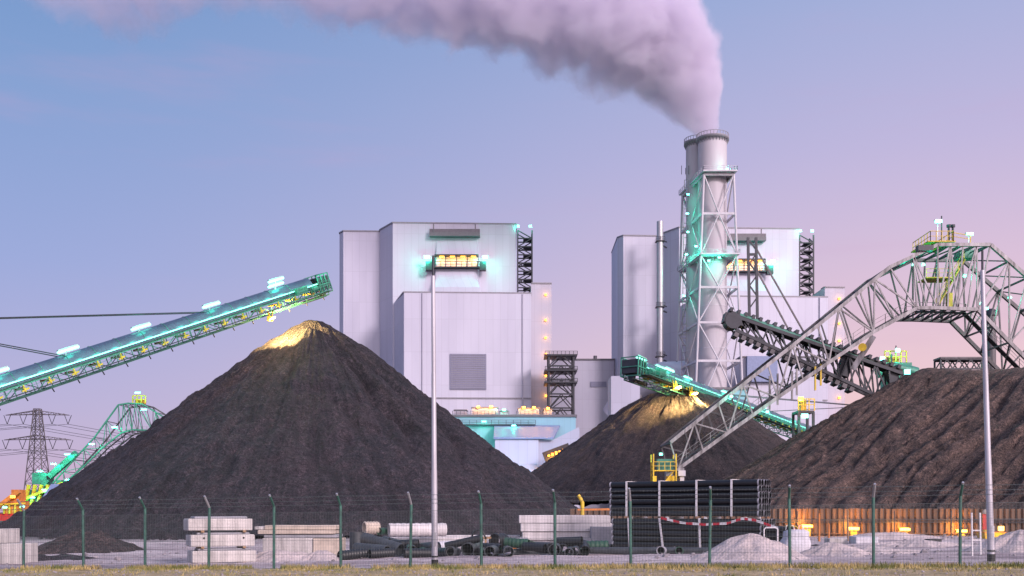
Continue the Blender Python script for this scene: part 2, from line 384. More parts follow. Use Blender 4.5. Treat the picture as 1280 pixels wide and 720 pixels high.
def grass_mat():
    m, nt, b = new_mat('dry_grass'); L = nt.links.new
    tc = N(nt, 'ShaderNodeTexCoord'); no = N(nt, 'ShaderNodeTexNoise'); no.inputs['Scale'].default_value = .9; no.inputs['Detail'].default_value = 5; L(tc.outputs['Object'], no.inputs[0])
    cr = N(nt, 'ShaderNodeValToRGB'); e = cr.color_ramp.elements; e[0].position, e[1].position = .38, .62
    e[0].color, e[1].color = (.13, .15, .035, 1), (.46, .35, .15, 1); L(no.outputs['Fac'], cr.inputs[0]); L(cr.outputs[0], b.inputs['Base Color'])
    b.inputs['Roughness'].default_value = .8
    return m
gr = MB()
for i in range(42000):
    t_ = -.4+abs(random.gauss(0, 1.0)) if random.random() < .7 else random.uniform(-.4, 6)
    p = fl(random.uniform(-10, 44), t_)
    if fbm(Vector((p.x*.5, p.y*.5, 9)))+.25*random.random() < (-.1 if t_ < 1.4 else -.02): continue
    z = gz(p.x, p.y)+.01; h = random.uniform(.06, .2)*(1.25 if t_ < .6 else .8); a = random.uniform(0, 6.28)
    q = Vector((math.cos(a), math.sin(a), 0))*random.uniform(.008, .02); ln = Vector((random.gauss(0, .05), random.gauss(0, .05), 0))
    b0 = Vector((p.x, p.y, z))
    gr.add([b0-q, b0+q, b0+q*.6+ln*.5+Vector((0, 0, h*.6)), b0-q*.6+ln*.5+Vector((0, 0, h*.6)), b0+ln+Vector((0, 0, h))], [(0, 1, 2, 3), (3, 2, 4)])
go = gr.build('grass', grass_mat()); tag(go, 'dry yellow-green grass along the foot of the fence', 'grass'); go['kind'] = 'stuff'
def stone(mb, c, r):
    ph = random.uniform(0, 6); vs = []
    for (x, y, z) in ((1, 0, 0), (.3, .95, 0), (-.8, .6, 0), (-.8, -.6, 0), (.3, -.95, 0), (.5, .3, .7), (-.4, .3, .75), (-.1, -.5, .7)):
        k = random.uniform(.75, 1.2)*r; vs.append(Vector(c)+Vector(((x*math.cos(ph)-y*math.sin(ph))*k, (x*math.sin(ph)+y*math.cos(ph))*k, z*k-.1*r)))
    mb.add(vs, [(0, 1, 5), (1, 2, 6, 5), (2, 3, 6), (3, 4, 7, 6), (4, 0, 7), (0, 5, 7), (5, 6, 7)])
st = MB()
for i in range(2600):
    if i < 1300: p = fl(random.uniform(-10, 44), random.uniform(.9, 6)); r_ = random.uniform(.015, .055); z = gz(p.x, p.y)+.06
    else:
        y = random.uniform(37, 72); p = Vector((random.uniform(-.52, .52)*y, y, 0)); r_ = random.uniform(.02, .075); z = gz(p.x, p.y)+gbump(p.x, p.y)+.01
        if (p-A).dot(fn) > -.3: continue
    stone(st, (p.x, p.y, z), r_)
for i in range(420):
    y = random.uniform(39, 74); p = Vector((random.uniform(-.5, .5)*y, y, 0))
    if (p-A).dot(fn) > -.6 or random.random() > (.9 if p.x > 6 else .35): continue
    stone(st, (p.x, p.y, gz(p.x, p.y)+gbump(p.x, p.y)+.02), random.uniform(.07, .2))
def lumps(cx, cy, r0, r1, n, mb):
    for i in range(n):
        a = random.uniform(math.pi, 2*math.pi); r = r0+(r1-r0)*random.random()**2; x, y = cx+r*math.cos(a), cy+r*math.sin(a)
        stone(mb, (x, y, gz(x, y)+.03), random.uniform(.05, .2)*(1.5 if random.random() < .1 else 1))
cl = MB(); lumps((393-CX)/F*105, 105, 28.2, 33, 900, cl); cl_ = cl.build('coal_rubble', M['coal1']); tag(cl_, 'loose black coal lumps rolled to the foot of the tallest heap', 'coal rubble'); cl_['kind'] = 'stuff'
so_ = st.build('gravel', M['stone']); tag(so_, 'loose grey stones scattered over verge and yard', 'gravel'); so_['kind'] = 'stuff'

fence = thing('security_fence', 'green wire mesh fence with bent posts and barbed wire along the verge', 'fence', (A.x, A.y, 0))
posts = []
for k in range(-2, 16):
    p = fl(k*SP, 0); z = gz(p.x, p.y); lean = fu*random.uniform(-.04, .04)
    pb = Vector((p.x, p.y, z)); H = 2.28
    mb = MB(); mb.path([pb-Vector((0, 0, .3)), pb+lean+Vector((0, 0, H))], .052, 8)
    o = mb.build('post', M['fence_green'], fence)
    arm = MB(); arm.path([pb+lean+Vector((0, 0, H-.01)), pb+lean+fn*.32+Vector((0, 0, H+.36))], .042, 8)
    arm.build('bent_arm', M['fence_green' if k % 3 else 'galv'], o)
    cp = MB(); e = pb+lean+fn*.32+Vector((0, 0, H+.36)); cp.path([e, e+fn*.05+Vector((0, 0, .055))], .038, 8); cp.build('cap', M['galv'], o)
    posts.append((pb, lean, H))
mesh = MB(); wi = MB()
s0, s1 = -2*SP, 15*SP
n = int((s1-s0)/.10)
for i in range(n):
    p = fl(s0+i*.10, .04); z = gz(p.x, p.y); mesh.bar((p.x, p.y, z+.03), (p.x, p.y, z+2.05), .005)
for j in range(41):
    zz = .05+2.0*j/40
    for k in range(-2, 15):
        p, q = fl(k*SP, .045), fl((k+1)*SP, .045); mesh.bar((p.x, p.y, gz(p.x, p.y)+zz), (q.x, q.y, gz(q.x, q.y)+zz), .005 if j % 10 else .012)
mesh.build('wire_mesh', M['wire'], fence)
for t in (.12, .5, .92):
    mb = MB()
    for k in range(len(posts)-1):
        a = posts[k][0]+posts[k][1]+fn*.32*t+Vector((0, 0, posts[k][2]+.36*t)); b = posts[k+1][0]+posts[k+1][1]+fn*.32*t+Vector((0, 0, posts[k+1][2]+.36*t))
        mb.path([a, (a+b)/2-Vector((0, 0, .02)), b], .007, 5, False)
        for q in range(1, 22):
            c = a.lerp(b, q/22)-Vector((0, 0, .02*math.sin(math.pi*q/22))); dv = Vector((random.uniform(-1, 1), random.uniform(-1, 1), 1.2)).normalized()*.035
            mb.bar(c-dv, c+dv, .007)
    mb.build('barbed_wire', M['wire'], fence)

# ------------------------------------------------------------------ lamp poles
def pole(px, D, ytop, r0, r1, lean, label, tip):
    X = (px-CX)/F*D; z = gz(X, D); top = EYE+(HY-ytop)/F*D
    t = thing('lighting_pole', label, 'pole', (X, D, z))
    a = Vector((X, D, z)); b = Vector((X+lean, D, top))
    sh = MB(); sh.path([a+Vector((0, 0, .02)), a.lerp(b, .33), a.lerp(b, .335), a.lerp(b, .66), a.lerp(b, .665), b], [r0, r0*.9, r0*.84, r0*.72, r0*.68, r1], 16); s_ = sh.build('shaft', M['pole'], t)
    bs = MB(); bs.path([a-Vector((0, 0, .4)), a+Vector((0, 0, .26))], r0*1.12, 16); bs.build('black_foot', M['belt'], t)
    bd = MB(); bd.path([a+Vector((0, 0, .34)), a+Vector((0, 0, .40))], r0*1.10, 16); bd.build('band', M['belt'], t)
    dr = MB(); dr.box(a+Vector((0, -r0*.93, 1.0)), (r0*.9, .03, .5)); dr.build('hatch', M['galv'], s_)
    if tip: tp = MB(); tp.path([b, b+Vector((0, 0, tip))], r1*.55, 8); tp.build('spigot', M['dark_steel'], t)
pole(543.5, 37.6, 345, .115, .075, -.06, 'tall bare grey pole rising before the tallest coal heap', .75)
pole(1239, 36, 338, .12, .075, -.31, 'tall leaning grey pole in front of the great steel arch', .7)

# ------------------------------------------------------------------ heaps
def cone(name, label, cat, cx, cy, H, slope, m, rnd=1.5, nth=300, nr=110, gully=None, seed=0, lump=.16, gamp=.5, gfreq=9, base=0, stretch=(1, 1), rot=0):
    mb = MB(); Rm = (H+.8)/slope; vs = []; flw = []
    c = Vector((cx, cy, 0))
    for j in range(nr+1):
        r = Rm*(j/nr)**.9
        for i in range(nth):
            th = 2*math.pi*i/nth
            x, y = r*math.cos(th)*stretch[0], r*math.sin(th)*stretch[1]
            if rot: x, y = x*math.cos(rot)-y*math.sin(rot), x*math.sin(rot)+y*math.cos(rot)
            h = H+rnd*slope*.75-slope*math.sqrt(r*r+rnd*rnd)
            t = r/Rm; env = sstep(.02, .25, t)
            d1 = Vector((math.cos(th)*gfreq*.5, math.sin(th)*gfreq*.5, r*.035+seed)); d2 = Vector((math.cos(th)*gfreq*1.7, math.sin(th)*gfreq*1.7, r*.07+seed+4))
            h += env*gamp*(mnoise.noise(d1)*.9-.7*max(0, .25-abs(mnoise.noise(d2)))*2)
            if H > 8:
                sn = mnoise.noise(Vector((math.cos(th)*3.1, math.sin(th)*3.1, r*.09+seed*3)))+.35*mnoise.noise(Vector((x*.5, y*.5, seed)))
                h -= env*.45*sstep(.02, .16, sn)-.2*env
            h += lump*fbm(Vector((x*.8, y*.8, h*.8+seed)), 5)*(.75+.25*env)
            h += .9*lump*env*fbm(Vector((x*.16, y*.16, seed+7)), 3)*H/22
            if gully:
                for (ga, wob, wd, dep, r0, r1) in gully:
                    gg = ga+wob*mnoise.noise(Vector((r*.16, seed, 3)))
                    dd = abs((th-gg+math.pi) % (2*math.pi)-math.pi)*r
                    if dd < wd*3: h -= dep*math.exp(-(dd/wd)**2)*sstep(r0, r0+3, r)*(1-sstep(r1-6, r1, r))
            flw.append((math.cos(th)*Rm*.55, r, math.sin(th)*Rm*.55)); vs.append(Vector((cx+x, cy+y, base+h)))
    fs = [(j*nth+i, (j+1)*nth+i, (j+1)*nth+(i+1) % nth, j*nth+(i+1) % nth) for j in range(nr) for i in range(nth)]
    mb.add(vs, fs, True)
    o = mb.build(name, m, None, (cx, cy, base)); set_flow(o, flw); tag(o, label, cat); return o
H1 = Vector(((393-CX)/F*105, 105, 0))
cone('coal_heap', 'tallest black coal heap, pointed cone under the green lit boom', 'coal heap', H1.x, H1.y, 21.8, .757, M['coal1'], 1.3, 420, 170,
     gully=[(R(-52), .35, .75, 1.5, 2.5, 22), (R(-36), .3, .6, .8, 5, 25), (R(-95), .35, .7, .6, 6, 26), (R(-20), .3, .7, .6, 8, 27), (R(-125), .3, .6, .35, 8, 26), (R(-70), .3, .6, .3, 10, 27)], seed=1, gamp=.75, lump=.26)
H2 = Vector(((846-CX)/F*200, 200, 0))
cone('coal_heap', 'rounded coal heap behind the foot of the steel arch', 'coal heap', H2.x, H2.y, 27.6, .79, M['coal2'], 9.0, 300, 110, seed=11, gamp=.8, lump=.22)
cone('coal_mound', 'small low coal mound at the toe of the tallest heap', 'coal heap', *(lambda p: (p.x, p.y))(at(112, 680, 58)), 1.05, .50, M['coal2'], .4, 90, 26, seed=5, gamp=.2, lump=.2, gfreq=5)
# the long ridge behind the sheet pile wall
def ridge():
    SEG = ((Vector((58, 146, 0)), Vector((55.2, 134, 0)), 21.8, 21.2, 3.2, .605), (Vector((55.2, 134, 0)), Vector((76, 98, 0)), 21.2, 15.4, 3.2, .63),
           (Vector((62, 112, 0)), Vector((90, 101, 0)), 15.6, 15.5, 1.6, .62))
    def seg(p, a, b):
        u = (b-a); t = max(0, min(1, (p-a).dot(u)/u.length_squared)); c = a+u*t
        return (p-c).length, t*u.length, math.atan2(p.y-c.y, p.x-c.x)
    x0, x1, y0, y1 = 14, 112, 80.4, 205; st = .42
    nx, ny = int((x1-x0)/st), int((y1-y0)/st); vs = []; hs = []; flw = []
    for j in range(ny+1):
        for i in range(nx+1):
            x, y = x0+i*st, y0+j*st; p = Vector((x, y, 0))
            best = -9; bf = (0, 0, 0)
            for k, (a, b, Ha, Hb, rd, sl) in enumerate(SEG):
                d, s, an = seg(p, a, b)
                if d > 36: h = -3; best = max(best, h); continue
                Hh = (Ha+(Hb-Ha)*s/(b-a).length+(.5*math.sin(math.pi*min(1, s/(b-a).length*1.25)) if k == 1 else 0))*(1+.03*mnoise.noise(Vector((s*.12, k*3.7, 2))))
                h = Hh+rd*sl*.7-sl*math.sqrt(d*d+rd*rd)
                q = s+an*13
                env = sstep(1, 7, d)
                wv = q+1.6*mnoise.noise(Vector((d*.12, q*.1, 5+k)))
                n1 = mnoise.noise(Vector((wv*.24, d*.03, k*9))); n2 = mnoise.noise(Vector((wv*.62, d*.05, k*9+3))); n3 = mnoise.noise(Vector((wv*1.4, d*.12, k*9+6)))
                h += env*(.8*n1-1.5*max(0, .22-abs(n2))*3.0-.9*max(0, .2-abs(n3))*2.4)
                if h > best: bf = (q, d, k*50.)
                best = max(best, h)
            flw.append(bf); h = best+.17*fbm(Vector((x*.8, y*.8, 3)), 5)+.22*fbm(Vector((x*.2, y*.2, 8)), 3)
            if y < 82: h = min(h, 1.9)
            vs.append(Vector((x, y, h))); hs.append(h)
    n = nx+1; fs = []
    for j in range(ny):
        for i in range(nx):
            q = (j*n+i, j*n+i+1, (j+1)*n+i+1, (j+1)*n+i)
            if max(hs[k] for k in q) > -.4: fs.append(q)
    mb = MB(); mb.add(vs, fs, True)
    o = mb.build('coal_ridge', M['coal3'], None, (60, 120, 0)); set_flow(o, flw); tag(o, 'long furrowed brown-black coal ridge heaped behind the orange lit wall', 'coal heap')
ridge()

# ------------------------------------------------------------------ sheet pile wall and its lamps
WY = 79.0
wall = thing('sheet_pile_wall', 'ribbed steel retaining wall glowing orange in front of the coal ridge', 'wall', (25, WY, 0))
pts = []; x = 4.5; per = .46
while x < 58:
    pts += [(x, WY), (x+.15, WY), (x+.23, WY+.17), (x+.38, WY+.17)]; x += per
zt, zb = 2.15, -.3
mb = MB(); nn = len(pts)
mb.add([(a, b, zb) for a, b in pts]+[(a, b, zt+.05*mnoise.noise(Vector((a*2, 0, 0)))) for a, b in pts]+[(a, b+.02, zt) for a, b in pts]+[(a, b+.02, zb) for a, b in pts],
       [(i, i+1, nn+i+1, nn+i) for i in range(nn-1)]+[(nn+i, nn+i+1, 2*nn+i+1, 2*nn+i) for i in range(nn-1)]+[(2*nn+i, 2*nn+i+1, 3*nn+i+1, 3*nn+i) for i in range(nn-1)])
mb.build('sheet_piles', M['pile'], wall)
for z_ in (1.30, 1.12):
    mb = MB(); mb.box((31, WY-.08, z_), (53, .12, .07)); mb.build('waling', M['dark_steel'], wall)
mb = MB(); mb.box((24, WY-.07, .25), (39, .1, .06)); mb.build('foot_rail', M['pile'], wall)
names = ['flood lamp glowing before the orange wall, nearest the black pipe bundle', 'flood lamp before the orange wall, second from the pipe bundle', 'flood lamp before the orange wall, third from the pipe bundle', 'flood lamp before the orange wall, beside the white ladder']
for k, (px, py) in enumerate(((1009, 658), (1067, 661), (1131, 662), (1202, 664))):
    D = 77.3; p = at(px, py, D); z = gz(p.x, D)
    t = thing('flood_lamp', names[k], 'lamp', (p.x, D, z), 'flood lamps along the sheet pile wall')
    b = MB(); b.box((p.x, D+.10, (z+p.z)/2-.1), (.5, .22, p.z-z-.22)); b.build('painted_glow_box', M['yellow'], t)  # box under the lamp; its yellow stands in for the lamp's glow
    b = MB(); b.box((p.x, D+.10, p.z), (.86, .26, .24)); h = b.build('housing', M['yellow'], t)
    b = MB(); b.box((p.x, D-.05, p.z+.02), (.78, .05, .17)); b.build('lens', M['yellow_lamp'], h)
    b = MB(); b.box((p.x, D+.25, p.z), (.76, .05, .26)); b.build('rear_lens', M['yellow_lamp'], h)
    b = MB(); b.bar((p.x-.7, D+.2, z-.2), (p.x-.7, D+.2, z+1.9), .07); b.build('post', M['dark_steel'], t)
    light((p.x, D+1.05, p.z+.3), AMBER, 210, t, .2)
    light((p.x, D-.5, p.z+.1), AMBER, 90, t, .2)

# ------------------------------------------------------------------ steelwork helpers
def lerp_poly(P, t):
    n = len(P)-1; k = min(int(t*n), n-1); return P[k].lerp(P[k+1], t*n-k)
def truss(mb, T, Bm, w, diag=True, vert=True, wd=None, flip=False):
    """chords through the node lists, posts and diagonals between them"""
    wd = wd or w*.6
    for P in (T, Bm):
        for a, b in zip(P, P[1:]): mb.bar(a, b, w)
    for i in range(len(T)):
        if vert: mb.bar(T[i], Bm[i], wd)
        if diag and i < len(T)-1:
            if (i+flip) % 2: mb.bar(T[i], Bm[i+1], wd)
            else: mb.bar(Bm[i], T[i+1], wd)
def rail(mb, pts, h=1.0, w=.05, up=Vector((0, 0, 1)), step=1.5):
    for a, b in zip(pts, pts[1:]):
        mb.bar(a+up*h, b+up*h, w); mb.bar(a+up*h*.5, b+up*h*.5, w*.8)
        n = max(1, int((b-a).length/step))
        for i in range(n+1): q = a.lerp(b, i/n); mb.bar(q, q+up*h, w)

# ------------------------------------------------------------------ boom stackers
def stacker(label, P1, P0, ext, sc, mast_px, lamps, floods, gnd=0, watts=260):
    """P1 discharge head, P0 where the boom meets the picture's rim, ext how far it runs on to its tower"""
    u = (P1-P0).normalized(); s = u.cross(Vector((0, 0, 1))).normalized(); vv = s.cross(u)
    Ps = P0-u*ext; Ln = (P1-Ps).length
    if s.y > 0: s = -s                                             # s points to the camera side
    T0 = Ps-u*1.0
    root = thing('boom_stacker', label, 'stacker', (T0.x, T0.y, gnd))
    W = .85*sc
    def P(t, a, b): return Ps+u*t+s*a+vv*b
    # hood over the belt
    hd = MB(); ng = 10; nl = max(8, int(Ln/3)); vs = []
    for i in range(nl+1):
        for j in range(ng+1):
            an = math.pi*j/ng; vs.append(P((Ln-1.6*sc)*i/nl, math.cos(an)*W, .15*sc+math.sin(an)*1.05*sc))
    hd.add(vs, [(i*(ng+1)+j, i*(ng+1)+j+1, (i+1)*(ng+1)+j+1, (i+1)*(ng+1)+j) for i in range(nl) for j in range(ng)], True)
    hood = hd.build('hood', M['hood'], root)
    sm = MB()
    for i in range(1, int(Ln/(2.4*sc))):
        ring = [P(2.4*sc*i, math.cos(math.pi*j/8)*W*1.03, .15*sc+math.sin(math.pi*j/8)*1.09*sc) for j in range(9)]
        sm.path(ring, .02*sc, 4, False)
    sm.build('hood_hoops', M['green_steel'], hood)
    be = MB(); be.box(P(Ln/2, 0, .05*sc), (1, 1, 1), Matrix((u*Ln, s*W*1.5, vv*.06)).transposed()); be.build('belt', M['belt'], root)
    st = MB(); st.bar(P(0, W+.12*sc, .38*sc), P(Ln-1.2*sc, W+.12*sc, .38*sc), .10*sc); st.build('hood_sheen', M['teal_sheen'], root)  # glowing bar stands in for the lamps' reflection on the hood
    # truss under the hood
    fr = MB(); n = int(Ln/(1.5*sc))
    for side in (-1, 1):
        Tn = [P(Ln*i/n, side*W, -.02*sc) for i in range(n+1)]; Bn = [P(Ln*i/n, side*W, -.95*sc) for i in range(n+1)]
        truss(fr, Tn, Bn, .11*sc, wd=.06*sc, flip=side > 0)
    for i in range(0, n+1):
        fr.bar(P(Ln*i/n, -W, -.95*sc), P(Ln*i/n, W, -.95*sc), .06*sc); fr.bar(P(Ln*i/n, -W, -.02*sc), P(Ln*i/n, W, -.02*sc), .06*sc)
    fr.build('boom_truss', M['green_steel'], root)
    wk = MB(); wk.box(P(Ln/2, W+.45*sc, -.62*sc), (1, 1, 1), Matrix((u*Ln, s*.6*sc, vv*.05*sc)).transposed())
    wk.build('walkway', M['dark_steel'], root)
    rl = MB(); rail(rl, [P(0, W+.75*sc, -.6*sc), P(Ln, W+.75*sc, -.6*sc)], .75*sc, .035*sc, vv, 1.3*sc); rl.build('railing', M['green_steel'], root)
    i = 0; t = 1.2
    while t < Ln-1:
        b = MB(); c = P(t, W+.02, -.35*sc)
        b.bar(c+vv*.3*sc, c-vv*.25*sc, .1*sc); b.bar(c-u*.3*sc-vv*.15*sc, c+u*.35*sc-vv*.05*sc, .12*sc); b.tube(P(t, -W*.8, -.3*sc), P(t, W*1.08, -.3*sc), .11*sc, n=8)
        b.build('return_idler', M['yellow'], root); t += 2.2*sc
    hg = MB(); t = .6
    while t < Ln-.5:
        hg.bar(P(t, W, -.95*sc), P(t+.12*sc, W*.9, -1.32*sc), .07*sc); t += 2.3*sc
    hg.build('hanger_brackets', M['dark_steel'], root)
    # discharge head
    h = MB()
    h.box(P(Ln-.2*sc, 0, .25*sc), (1, 1, 1), Matrix((u*1.3*sc, s*W*2.1, vv*1.35*sc)).transposed())
    hb = h.build('head_drum_box', M['dark_steel'], root)
    h = MB()
    for a_ in (-1, 1):
        for tt in (-1.0, -.5, .0, .5):
            h.bar(P(Ln+tt*sc, a_*W*1.12, -.7*sc), P(Ln+tt*sc, a_*W*1.12, 1.15*sc), .09*sc)
        for bb in (-.7, .2, 1.15): h.bar(P(Ln-1.0*sc, a_*W*1.12, bb*sc), P(Ln+.55*sc, a_*W*1.12, bb*sc), .09*sc)
    for bb in (-.7, .2, 1.15):
        h.bar(P(Ln+.52*sc, -W*1.12, bb*sc), P(Ln+.52*sc, W*1.12, bb*sc), .09*sc)
    h.build('head_frame', M['green_steel'], root)
    h = MB(); pt = P(Ln-2.6*sc, W+.5*sc, -.35*sc)
    h.box(P(Ln-3.0*sc, W+.4*sc, -.5*sc), (1, 1, 1), Matrix((u*5.2*sc, s*1.0*sc, vv*.07*sc)).transposed())
    rail(h, [P(Ln-5.6*sc, W+.9*sc, -.45*sc), P(Ln-.4*sc, W+.9*sc, -.45*sc)], .95*sc, .05*sc, vv, .9*sc)
    h.build('head_platform', M['green_steel'], root)
    h = MB(); h.box(P(Ln-3.6*sc, W+.35*sc, .25*sc), (1, 1, 1), Matrix((u*1.3*sc, s*.6*sc, vv*.7*sc)).transposed()); h.tube(P(Ln-2.3*sc, W+.3*sc, 0), P(Ln-1.5*sc, W+.3*sc, 0), .28*sc, n=10)
    h.build('drive_unit', M['green_steel'], root)
    h = MB(); h.bar(P(Ln-.1*sc, 0, -.5*sc), P(Ln-.1*sc, 0, -1.1*sc), .5*sc); h.bar(P(Ln-2.9*sc, 0, -.98*sc), P(Ln-.2*sc, 0, -.98*sc), .3*sc); h.build('chute', M['dark_steel'], root)
    # lamps on stalks above the hood
    for (t, b_) in lamps:
        c = P(t, .1*sc, b_*sc); l = MB(); l.bar(P(t-.9*sc, W*.6, .6*sc), c+vv*.05, .06*sc); l.bar(c-u*.9*sc, c+u*.9*sc, .22*sc, .1*sc); st_ = l.build('lamp', M['galv'], root)
        d_ = MB(); e_ = c-vv*.17*sc; d_.path([e_+u*q*sc for q in (-1.0, -.96, -.86, .86, .96, 1.0)], [.03*sc, .10*sc, .135*sc, .135*sc, .10*sc, .03*sc], 10); d_.build('diffuser', M['teal_lamp'], st_)
        light(c+s*.6*sc+vv*.1*sc, TEAL, watts*.16*sc*sc, root, .4*sc)
    t = 2.0
    while t < Ln:
        light(P(t, W+.75*sc, .85*sc), TEAL, watts*.125*sc*sc, root, .3*sc); t += 1.7*sc  # added teal fill lights along the hood side, with no fittings
    for (t, tgt, wt, ang) in floods:
        c = P(t, W+(.55 if sc < 1.5 else .9)*sc, (-1.3 if sc < 1.5 else -.95)*sc); l = MB(); l.box(c, (.5*sc, .5*sc, .4*sc)); l.bar(c, c+vv*.75*sc, .12*sc); l.bar(c+u*.3*sc, c+vv*.7*sc+u*.6*sc, .08*sc); f_ = l.build('floodlight', M['yellow'], root)
        l = MB(); l.path([c-s*-.1*sc-vv*.0+s*.24*sc, c+s*.36*sc-vv*.05*sc], .36*sc, 12); l.build('lens', M['warm_lamp'], f_)
        light(c+s*.7*sc-vv*.5*sc, WARM, wt*.012, root, .2*sc)
        if tgt is not None: light(c+s*(.7 if sc < 1.5 else 2.0)*sc-Vector((0, 0, 1.0*sc if sc < 1.5 else -.1)), WARM, wt, root, .25*sc, tgt, ang)
    # stay cables, mast and tower
    mb_ = MB(); mt = mast_px
    foot = Ps-u*.6
    for a_ in (-1, 1):
        mb_.bar(foot+s*a_*W*1.4-vv*.8*sc, mt+s*a_*.3*sc, .28*sc)
    mb_.bar(mt-s*.4*sc, mt+s*.4*sc, .3*sc); mb_.build('mast', M['green_steel'], root)
    for t in stays_of[label]:
        cbl = MB()
        for a_ in (-1, 1): cbl.path([P(t, a_*W*.5, 1.05*sc), mt+s*a_*.3*sc], .045*sc, 6)
        cbl.build('stay_cable', M['dark_steel'], root)
    tw = MB()
    fx, fy = foot.x, foot.y
    for a_ in (-1, 1):
        for c_ in (-1, 1):
            tw.bar((fx+a_*2.2*sc, fy+c_*2.2*sc, gnd), (fx+a_*.9*sc, fy+c_*.9*sc, foot.z-.9*sc), .32*sc)
        tw.bar((fx+a_*2.2*sc, fy-2.2*sc, gnd+.5*sc), (fx+a_*2.2*sc, fy+2.2*sc, gnd+.5*sc), .6*sc)
    tw.box((fx, fy, foot.z-1.0*sc), (2.6*sc, 2.6*sc, .5*sc)); tw.build('tower', M['green_steel'], root)
    return root
L1 = 'green lit covered conveyor boom reaching over the tallest coal heap'
L2 = 'green lit conveyor boom with two floodlights over the rounded coal heap'
stays_of = {L1: (26.2, 12.5), L2: (22, 34)}
P1 = at(401, 358, 104); P0 = at(0, 489, 80); ext = 8.5
u_ = (P1-P0); Lt = u_.length; 
def t_at(px, P0, P1, ext):                                    # boom distance at which the picture column px is met
    lo, hi = -ext, (P1-P0).length
    for _ in range(50):
        m_ = (lo+hi)/2; p = P0+(P1-P0).normalized()*m_
        if (p.x/p.y*F+CX < px) == (P1.x/P1.y > P0.x/P0.y): lo = m_
        else: hi = m_
    return lo+ext
lam = [(t_at(px, P0, P1, ext), h) for px, h in ((5, 1.62), (93, 1.62), (183, 1.62), (270, 1.62), (350, 1.62), (352, 2.05))]
stays_of[L1] = (t_at(258, P0, P1, ext), t_at(85, P0, P1, ext))
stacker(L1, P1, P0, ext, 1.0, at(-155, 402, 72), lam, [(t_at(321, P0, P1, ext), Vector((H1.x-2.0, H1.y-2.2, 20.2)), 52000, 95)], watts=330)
P1 = at(790, 462, 180); P0 = at(1004, 541, 246); ext = 16
lam2 = [(t_at(px, P0, P1, ext), h) for px, h in ((800, 1.55), (823, 1.35), (835, 1.5), (858, 1.35), (905, 1.4), (952, 1.4), (990, 1.2))]
stays_of[L2] = (t_at(960, P0, P1, ext), t_at(905, P0, P1, ext))
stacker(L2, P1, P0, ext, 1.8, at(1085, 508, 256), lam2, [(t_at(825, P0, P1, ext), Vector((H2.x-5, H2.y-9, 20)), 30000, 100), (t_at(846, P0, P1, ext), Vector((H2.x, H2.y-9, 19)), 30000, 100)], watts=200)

# ------------------------------------------------------------------ the great portal reclaimer
def portal(label, T, Bm, D, depth, sc, near_mat, far_mat, boom=True, lamps=(), foot_px=None):
    c0 = at(*T[0], D)
    root = thing('portal_reclaimer', label, 'reclaimer', (c0.x, D, 0))
    def refine(P, k=2):
        o = []
        for a, b in zip(P, P[1:]):
            o += [a.lerp(b, i/k) for i in range(k)]
        return o+[P[-1]]
    planes = []
    for y_ in (0, depth):
        Tn = refine([at(x, y, D)+Vector((0, y_, 0)) for x, y in T]); Bn = refine([at(x, y, D)+Vector((0, y_, 0)) for x, y in Bm])
        mb = MB(); truss(mb, Tn, Bn, .46*sc, wd=.19*sc, flip=y_ > 0)
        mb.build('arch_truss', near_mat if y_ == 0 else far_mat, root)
        planes.append((Tn, Bn))
    mb = MB()
    (T0, B0), (T1, B1) = planes
    for i in range(len(T0)):
        mb.bar(T0[i], T1[i], .22*sc); mb.bar(B0[i], B1[i], .22*sc)
        if i < len(T0)-1: mb.bar(B0[i], B1[i+1], .16*sc); mb.bar(T1[i], T0[i+1], .16*sc)
    mb.build('cross_bracing', far_mat, root)
    wk = MB(); n3 = len(B0)
    for a, b in zip(B0, B0[1:]):
        m_ = Vector((0, depth*.5, .35*sc)); wk.bar(a+m_, b+m_, 1.2*sc, .08*sc)
    wk.build('walkway', M['dark_steel'], root)
    wr = MB(); off = Vector((0, depth*.5-.6*sc, .4*sc)); rail(wr, [p+off for p in B0], 1.1*sc, .06*sc, step=1.6*sc); wr.build('railing', M['pale_steel'], root)
    return root, planes
T = [(838, 553), (898, 505), (960, 456), (1022, 407), (1075, 364), (1112, 334), (1172, 306), (1204, 306), (1238, 306), (1285, 347), (1345, 399), (1420, 463), (1500, 532), (1560, 583)]
Bm = [(848, 586), (910, 541), (972, 497), (1036, 453), (1092, 415), (1146, 385), (1172, 385), (1197, 386), (1222, 387), (1262, 428), (1320, 486), (1392, 552), (1470, 612), (1530, 655)]
PD = 138
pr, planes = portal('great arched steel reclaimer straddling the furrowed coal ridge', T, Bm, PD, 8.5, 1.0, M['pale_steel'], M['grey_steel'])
def bx(mb, px0, py0, px1, py1, D, dep):
    a, b = at(px0, py1, D), at(px1, py0, D); mb.box(((a.x+b.x)/2, D+dep/2, (a.z+b.z)/2), (b.x-a.x, dep, b.z-a.z)); return mb
